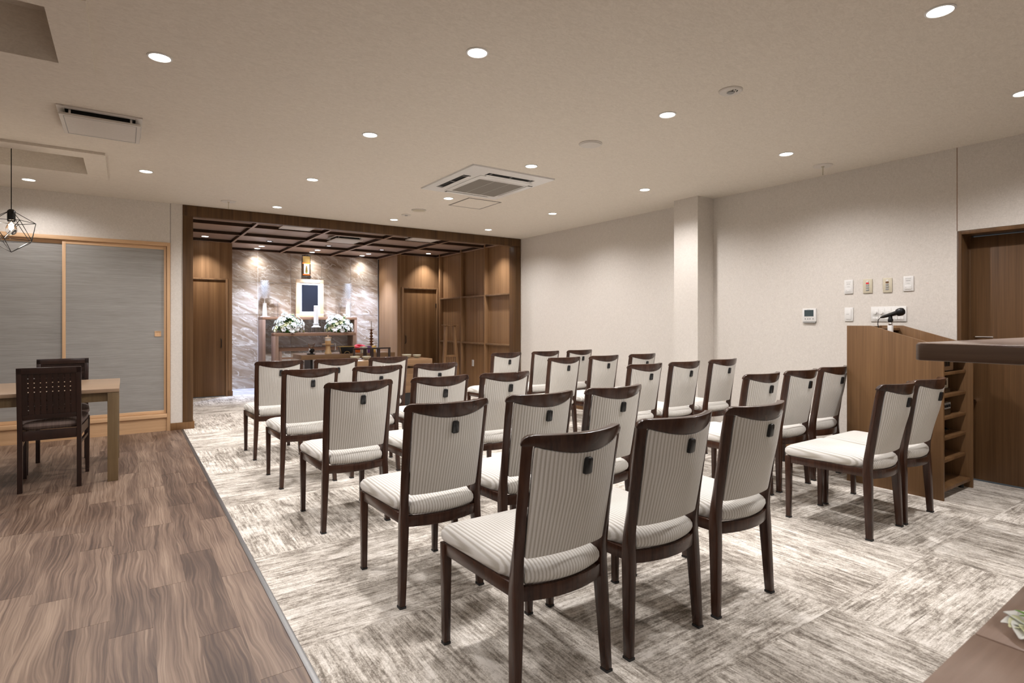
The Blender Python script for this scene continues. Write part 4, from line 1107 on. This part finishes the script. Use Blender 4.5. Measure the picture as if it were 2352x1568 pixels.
# flowers on altar
def bloom_mesh(name, mats, layers, rad):
    me_b = MB()
    for li, (n, L, tilt) in enumerate(layers):
        for k in range(n):
            a = 2*PI*k/n + li*.5
            petal(me_b, (0,0,0), (math.cos(a),math.sin(a),tilt), (0,0,1), L*rad, .75*rad, .4, 5)
    me = me_b.mesh(name, smooth=True)
    me.materials.append(mats); return me
bm1 = bloom_mesh('bloom', M['petal'], [(6,1,.25),(6,.85,.7),(5,.6,1.5)], .055)
bm2 = bloom_mesh('bloom', M['petalc'], [(7,1,.4),(6,.8,1.0),(5,.6,2.0)], .045)
def dome(label, cx, cy, z, rx, ry, rz_, seed):
    random.seed(seed)
    t = thing('flower_basket', label, 'flowers', (cx,cy,z), 0, 'white flower domes on the altar')
    MB().lathe([(.0001,0),(.10,0),(.12,.04),(.11,.05),(.0001,.05)], 20, (cx,cy,z)).build('basket', M['leaf'], t, smooth=True)
    lf = MB()
    for k in range(230):
        th = random.uniform(0, 2*PI); ph = math.asin(random.uniform(0.02, .98))
        n = Vector((math.cos(th)*math.cos(ph), math.sin(th)*math.cos(ph), math.sin(ph)))
        p = Vector((cx+n.x*rx*.80, cy+n.y*ry*.80, z+.02+n.z*rz_*.80))
        d = (n + Vector((random.uniform(-.6,.6),)*1 + (random.uniform(-.6,.6), random.uniform(-.3,.6)))).normalized()
        petal(lf, p, d, (0.1,0,1), random.uniform(.04,.075), .03, .3, 4)
    lf.loft([[(cx+rx*.62*c_*math.cos(a), cy+ry*.62*c_*math.sin(a), z+.01+zz*rz_*.7) for a in [2*PI*q/14 for q in range(14)]] for c_, zz in ((.9,0),(1,.25),(.85,.6),(.45,.92),(.02,1))])
    lf.v = [(a_, b_, max(c_, z+.004)) for a_, b_, c_ in lf.v]
    o = lf.build('foliage', M['leafl'] if False else M['leaf'], t, smooth=True); o['kind'] = 'stuff'
    n_ = 62
    for k in range(n_):
        zz = (k+.5)/n_*.99; th = k*2.39996
        r = math.sqrt(1-zz*zz); n = Vector((r*math.cos(th), r*math.sin(th), zz))
        b = link('bloom', bm1 if k % 4 else bm2, t)
        f = random.uniform(.82,1.06)
        b.location = (n.x*rx*f, n.y*ry*f, .025+n.z*rz_*f)
        b.rotation_euler = (n + Vector((random.uniform(-.35,.35), random.uniform(-.35,.1), random.uniform(-.2,.4)))).to_track_quat('Z','Y').to_euler()
        s = random.uniform(.85,1.35); b.scale = (s,s,s)
    return t
dome('white flower dome with green leaves on the altar, left one', 2.51, 11.0, 1.054, .255, .135, .325, 3)
dome('white flower dome with green leaves on the altar, right one', 3.44, 11.0, 1.054, .265, .135, .315, 5)
random.seed(11)
# silver leaf ornaments
def ornament(label, x, y):
    z = 1.353
    t = thing('silver_leaf_ornament', label, 'altar ornament', (x,y,z), 0, 'silver leaf ornaments on the altar')
    B(x-.085, x+.085, y-.05, y+.05, z, z+.010).build('base_plate', M['white'], t)
    MB().lathe([(.0001,0),(.042,0),(.038,.10),(.033,.25),(.0001,.25)], 18, (x,y,z+.010)).build('vase', M['white'], t, smooth=True)
    MB().tube([(x,y,z+.26),(x,y,z+.40)], .006).build('stem', M['white'], t)
    mb = MB()
    for k in range(12):
        f = k/11; zc = z+.345+.31*f; rr = .060 + .032*math.sin(PI*(.15+.75*f))*1.1
        n = 11
        for q in range(n):
            a = 2*PI*q/n + k*.3
            petal(mb, (x+.02*math.cos(a), y+.02*math.sin(a), zc), (math.cos(a),math.sin(a),.55), (0,0,1), rr, .032, .2, 4)
    mb.build('leaf_head', M['silver'], t, smooth=True)
ornament('white silver-leaf ornament at the left end of the altar', 2.165, 11.40)
ornament('white silver-leaf ornament at the right end of the altar, beside the stone wall edge', 3.745, 11.40)
for x, wd in ((2.30,'left'), (3.73,'right')):
    t = thing('acrylic_riser', 'clear acrylic riser behind the %s silver ornament' % wd, 'stand', (x,11.53,1.353))
    B(x-.14, x+.14, 11.50, 11.58, 1.640, 1.648).build('riser_top', M['glass'], t)
    for xx in (x-.12, x+.12): B(xx-.003, xx+.003, 11.505, 11.575, 1.353, 1.640).build('riser_leg', M['glass'], t)

# incense table
t = thing('incense_table', 'long brown wooden table before the altar on a dark base', 'table', (3.25,10.05,0))
B(2.424, 4.085, 9.762, 10.330, .617, .700).build('table_top', M['tablew'], t, bevel=.001)
B(2.60, 3.92, 9.87, 10.24, 0, .05).build('base_plinth', M['blackm'], t)
for x in (2.60, 2.86, 3.62, 3.88): B(x, x+.04, 9.87, 10.24, .05, .617).build('leg', M['blackm'], t)
for k in range(5): MB().tube([(2.66+.045*k, 9.90, .42),(2.66+.045*k, 9.90, .60)], .007).build('glass_rod', M['glass'], t)
# things on it
zt = .700
t = thing('offering_stand', 'turned pale wooden offering pot with a white band and lid', 'offering pot', (2.932,9.985,zt))
MB().lathe([(.0001,0),(.062,0),(.062,.012),(.050,.030),(.040,.10),(.040,.155),(.0001,.156)], 24, (2.932,9.985,zt)).build('stem_base', M['lightwood'], t, smooth=True)
MB().lathe([(.0001,0),(.060,0),(.100,.010),(.100,.017),(.045,.017),(.0001,.017)], 28, (2.932,9.985,zt+.155)).build('dish', M['lightwood'], t, smooth=True)
MB().lathe([(.0001,0),(.045,0),(.050,.010),(.050,.055),(.0001,.055)], 24, (2.932,9.985,zt+.172)).build('pot_body', M['lightwood'], t, smooth=True)
MB().lathe([(.0001,0),(.050,0),(.050,.048),(.0001,.048)], 24, (2.932,9.985,zt+.227)).build('paper_band', M['wax'], t, smooth=True)
MB().lathe([(.0001,0),(.060,0),(.060,.008),(.030,.018),(.008,.022),(.012,.034),(.010,.042),(.0001,.050)], 24, (2.932,9.985,zt+.275)).build('lid', M['lightwood'], t, smooth=True)
MB().tube([(3.02,9.985,zt+.168),(3.062,9.985,zt+.175),(3.062,9.985,zt+.11),(3.062,9.985,zt+.06)], [.004,.006,.006,.012]).build('hanging_ladle', M['white'], t, smooth=True)
t = thing('incense_burner', 'black lacquered altar vessel with crossed brass arms on top', 'incense burner', (2.632,9.93,zt))
B(2.560, 2.690, 9.90, 9.96, zt, zt+.018).build('base', M['black'], t, bevel=.004)
MB().lathe([(.030,0),(.022,.012),(.045,.035),(.050,.055),(.035,.082),(.0001,.085)], 20, (2.638,9.93,zt+.018)).build('vessel', M['black'], t, smooth=True)
MB().tube([(2.575,9.92,zt+.03),(2.60,9.92,zt+.085),(2.64,9.92,zt+.075)], [.020,.024,.012], 12).build('white_roll', M['wax'], t, smooth=True)
MB().tube([(2.62,9.93,zt+.10),(2.58,9.93,zt+.185)], .006).tube([(2.65,9.93,zt+.10),(2.69,9.93,zt+.185)], .006).tube([(2.60,9.93,zt+.15),(2.68,9.93,zt+.16)], .005).build('brass_arms', M['brass'], t, smooth=True)
MB().lathe([(.0001,0),(.05,.003),(.062,.010),(.0001,.008)], 20, (2.635,9.93,zt+.178)).build('brass_dish', M['chrome'], t, smooth=True)
t = thing('lacquer_box', 'black lacquer tray box with gold edges on the incense table', 'lacquer box', (3.235,9.93,zt))
MB().loft([[(3.135,9.88,zt),(3.335,9.88,zt),(3.335,9.98,zt),(3.135,9.98,zt)],[(3.100,9.86,zt+.118),(3.370,9.86,zt+.118),(3.370,10.0,zt+.118),(3.100,10.0,zt+.118)]]).build('box_body', M['black'], t)
mb = MB(); ring_rect(mb, (3.096,3.374,9.856,10.004), (3.106,3.364,9.866,9.994), zt+.116, zt+.124); mb.build('gold_rim', M['gold'], t)
MB().tube([(3.19+.045*(1-math.cos(a)), 9.876-.0, zt+.003+.034*math.sin(a)) for a in [PI*k/12 for k in range(13)]], .003).build('gold_arch', M['gold'], t)
for x0_, x1_ in ((3.135,3.102),(3.335,3.368)): MB().tube([(x0_,9.879,zt+.002),(x1_,9.860,zt+.116)], .003).build('gold_edge', M['gold'], t)
t = thing('candlestick', 'tall tiered dark brass candlestick with thin candle, right of the altar', 'candlestick', (3.76,10.10,zt))
pr_ = [(.0001,0),(.060,0),(.060,.012),(.030,.020)]
z_ = .02
for r_ in (.050,.052,.049,.046,.043,.038,.033):
    pr_ += [(.018,z_+.008),(r_,z_+.022),(r_*.92,z_+.030),(.016,z_+.044)]; z_ += .050
pr_ += [(.014,z_+.02),(.030,z_+.036),(.060,z_+.050),(.060,z_+.054),(.0001,z_+.052)]
MB().lathe(pr_, 20, (3.76,10.10,zt)).build('stick_body', M['brass'], t, smooth=True)
MB().lathe([(.0001,0),(.009,0),(.009,.150),(.0001,.156)], 12, (3.76,10.10,zt+z_+.052)).build('taper', M['wax'], t, smooth=True)
t = thing('ritual_drum_cushion', 'round red cushion under a brocade bundle on the incense table', 'cushion', (3.55,10.10,zt))
MB().tube([(3.545+.075*math.cos(a), 10.10+.075*math.sin(a), zt+.095+.02*math.sin(a)) for a in [2*PI*k/16 for k in range(17)]], .034, 10).build('red_ring', M['red'], t, smooth=True)
MB().lathe([(.0001,0),(.09,0),(.095,.03),(.085,.06),(.0001,.065)], 20, (3.55,10.10,zt)).build('orange_pad', M['orange'], t, smooth=True)
t = thing('brocade_book', 'gold and purple brocade-covered sutra book beside the red cushion', 'book', (3.66,9.90,zt))
B(3.50, 3.60, 9.86, 9.96, zt, zt+.115).build('book_cover', M['cream'], t, bevel=.003)
B(3.60, 3.68, 9.86, 9.96, zt, zt+.120).build('purple_cloth', M['purple'], t, bevel=.004)
B(3.68, 3.76, 9.86, 9.96, zt, zt+.125).build('gold_cloth', M['gold'], t, bevel=.004)
# priest's chair
t = thing('priest_chair', 'black slat-back chair facing the altar behind the front rows', 'chair', (3.44,9.2,0))
B(3.113, 3.762, 9.18, 9.22, .797, .822).build('top_rail', M['espresso'], t, bevel=.003)
for x in (3.13, 3.745): B(x-.017, x+.017, 9.185, 9.215, 0, .797).build('leg', M['espresso'], t, bevel=.002)
for x in (3.13, 3.745): B(x-.017, x+.017, 9.60, 9.63, 0, .43).build('leg', M['espresso'], t, bevel=.002)
for x in (3.315, 3.435, 3.55): B(x-.028, x+.028, 9.19, 9.21, .45, .797).build('back_slat', M['espresso'], t)
B(3.113, 3.762, 9.185, 9.64, .43, .465).build('seat', M['espresso'], t, bevel=.004)
# table with bowls
t = thing('bowl_table', 'brown wooden table with cabinet base holding four pale bowls', 'table', (3.2,8.02,0))
B(2.546, 3.858, 7.776, 8.262, .604, .700).build('table_top', M['tablew'], t, bevel=.001)
B(2.78, 3.50, 7.86, 8.20, .565, .604).build('neck', M['tablew'], t)
B(2.72, 3.66, 7.82, 8.22, .200, .565).build('cabinet', M['tablew'], t, bevel=.001)
for x in (2.78, 3.44): B(x, x+.10, 7.86, 8.18, 0, .200).build('leg', M['black'], t)
bw = [(.0001,0),(.030,0),(.030,.006),(.045,.012),(.066,.034),(.071,.055),(.068,.056),(.062,.040),(.040,.018),(.0001,.014)]
for x, y, k_, lb in ((2.760,8.07,1.0,'pale green bowl, leftmost of four on the wooden table'), (2.925,8.05,.92,'pale green bowl, second from left of four on the wooden table'), (3.560,8.05,1.05,'pale green bowl, third from left of four on the wooden table'), (3.715,8.02,.92,'pale green bowl, rightmost of four on the wooden table')):
    t = MB().lathe([(r*k_, z*k_) for r, z in bw], 28).build('bowl', M['bowl'], None, smooth=True, world=False)
    t.location = (x,y,.700); tag(t, lb, 'bowl', 'pale bowls on the wooden table')
t = MB().box(-.10,.10,-.06,.06,0,.004).build('paper_sheet', M['paper'], None); t.location = (2.70,7.88,.700); tag(t, 'white paper sheet on the wooden table before the left bowls', 'paper')
# wooden stand against the grid wall
sx_, sy_ = 5.06, 9.45
t = thing('wooden_stand', 'tall tapered wooden lectern stand before the grid wall', 'stand', (sx_,sy_,0))
B(sx_-.15, sx_+.15, sy_-.05, sy_+.07, 1.190, 1.203).build('stand_top', M['panelw'], t, bevel=.001)
for s in (-1, 1):
    MB().loft([[(sx_+s*.160-.03,sy_-.06,0),(sx_+s*.160+.03,sy_-.06,0),(sx_+s*.160+.03,sy_+.02,0),(sx_+s*.160-.03,sy_+.02,0)],
               [(sx_+s*.085-.022,sy_-.025,1.190),(sx_+s*.085+.022,sy_-.025,1.190),(sx_+s*.085+.022,sy_+.035,1.190),(sx_+s*.085-.022,sy_+.035,1.190)]]).build('stand_post', M['panelw'], t, bevel=.001)
B(sx_-.10, sx_+.10, sy_-.045, sy_+.01, .600, .635).build('stand_rail', M['panelw'], t)
for k in range(5): B(sx_-.085+.037*k, sx_-.067+.037*k, sy_-.035, sy_-.015, .12, .600).build('slat', M['panelw'], t)
B(sx_-.115, sx_+.115, sy_-.05, sy_+.01, .085, .12).build('stand_rail', M['panelw'], t)
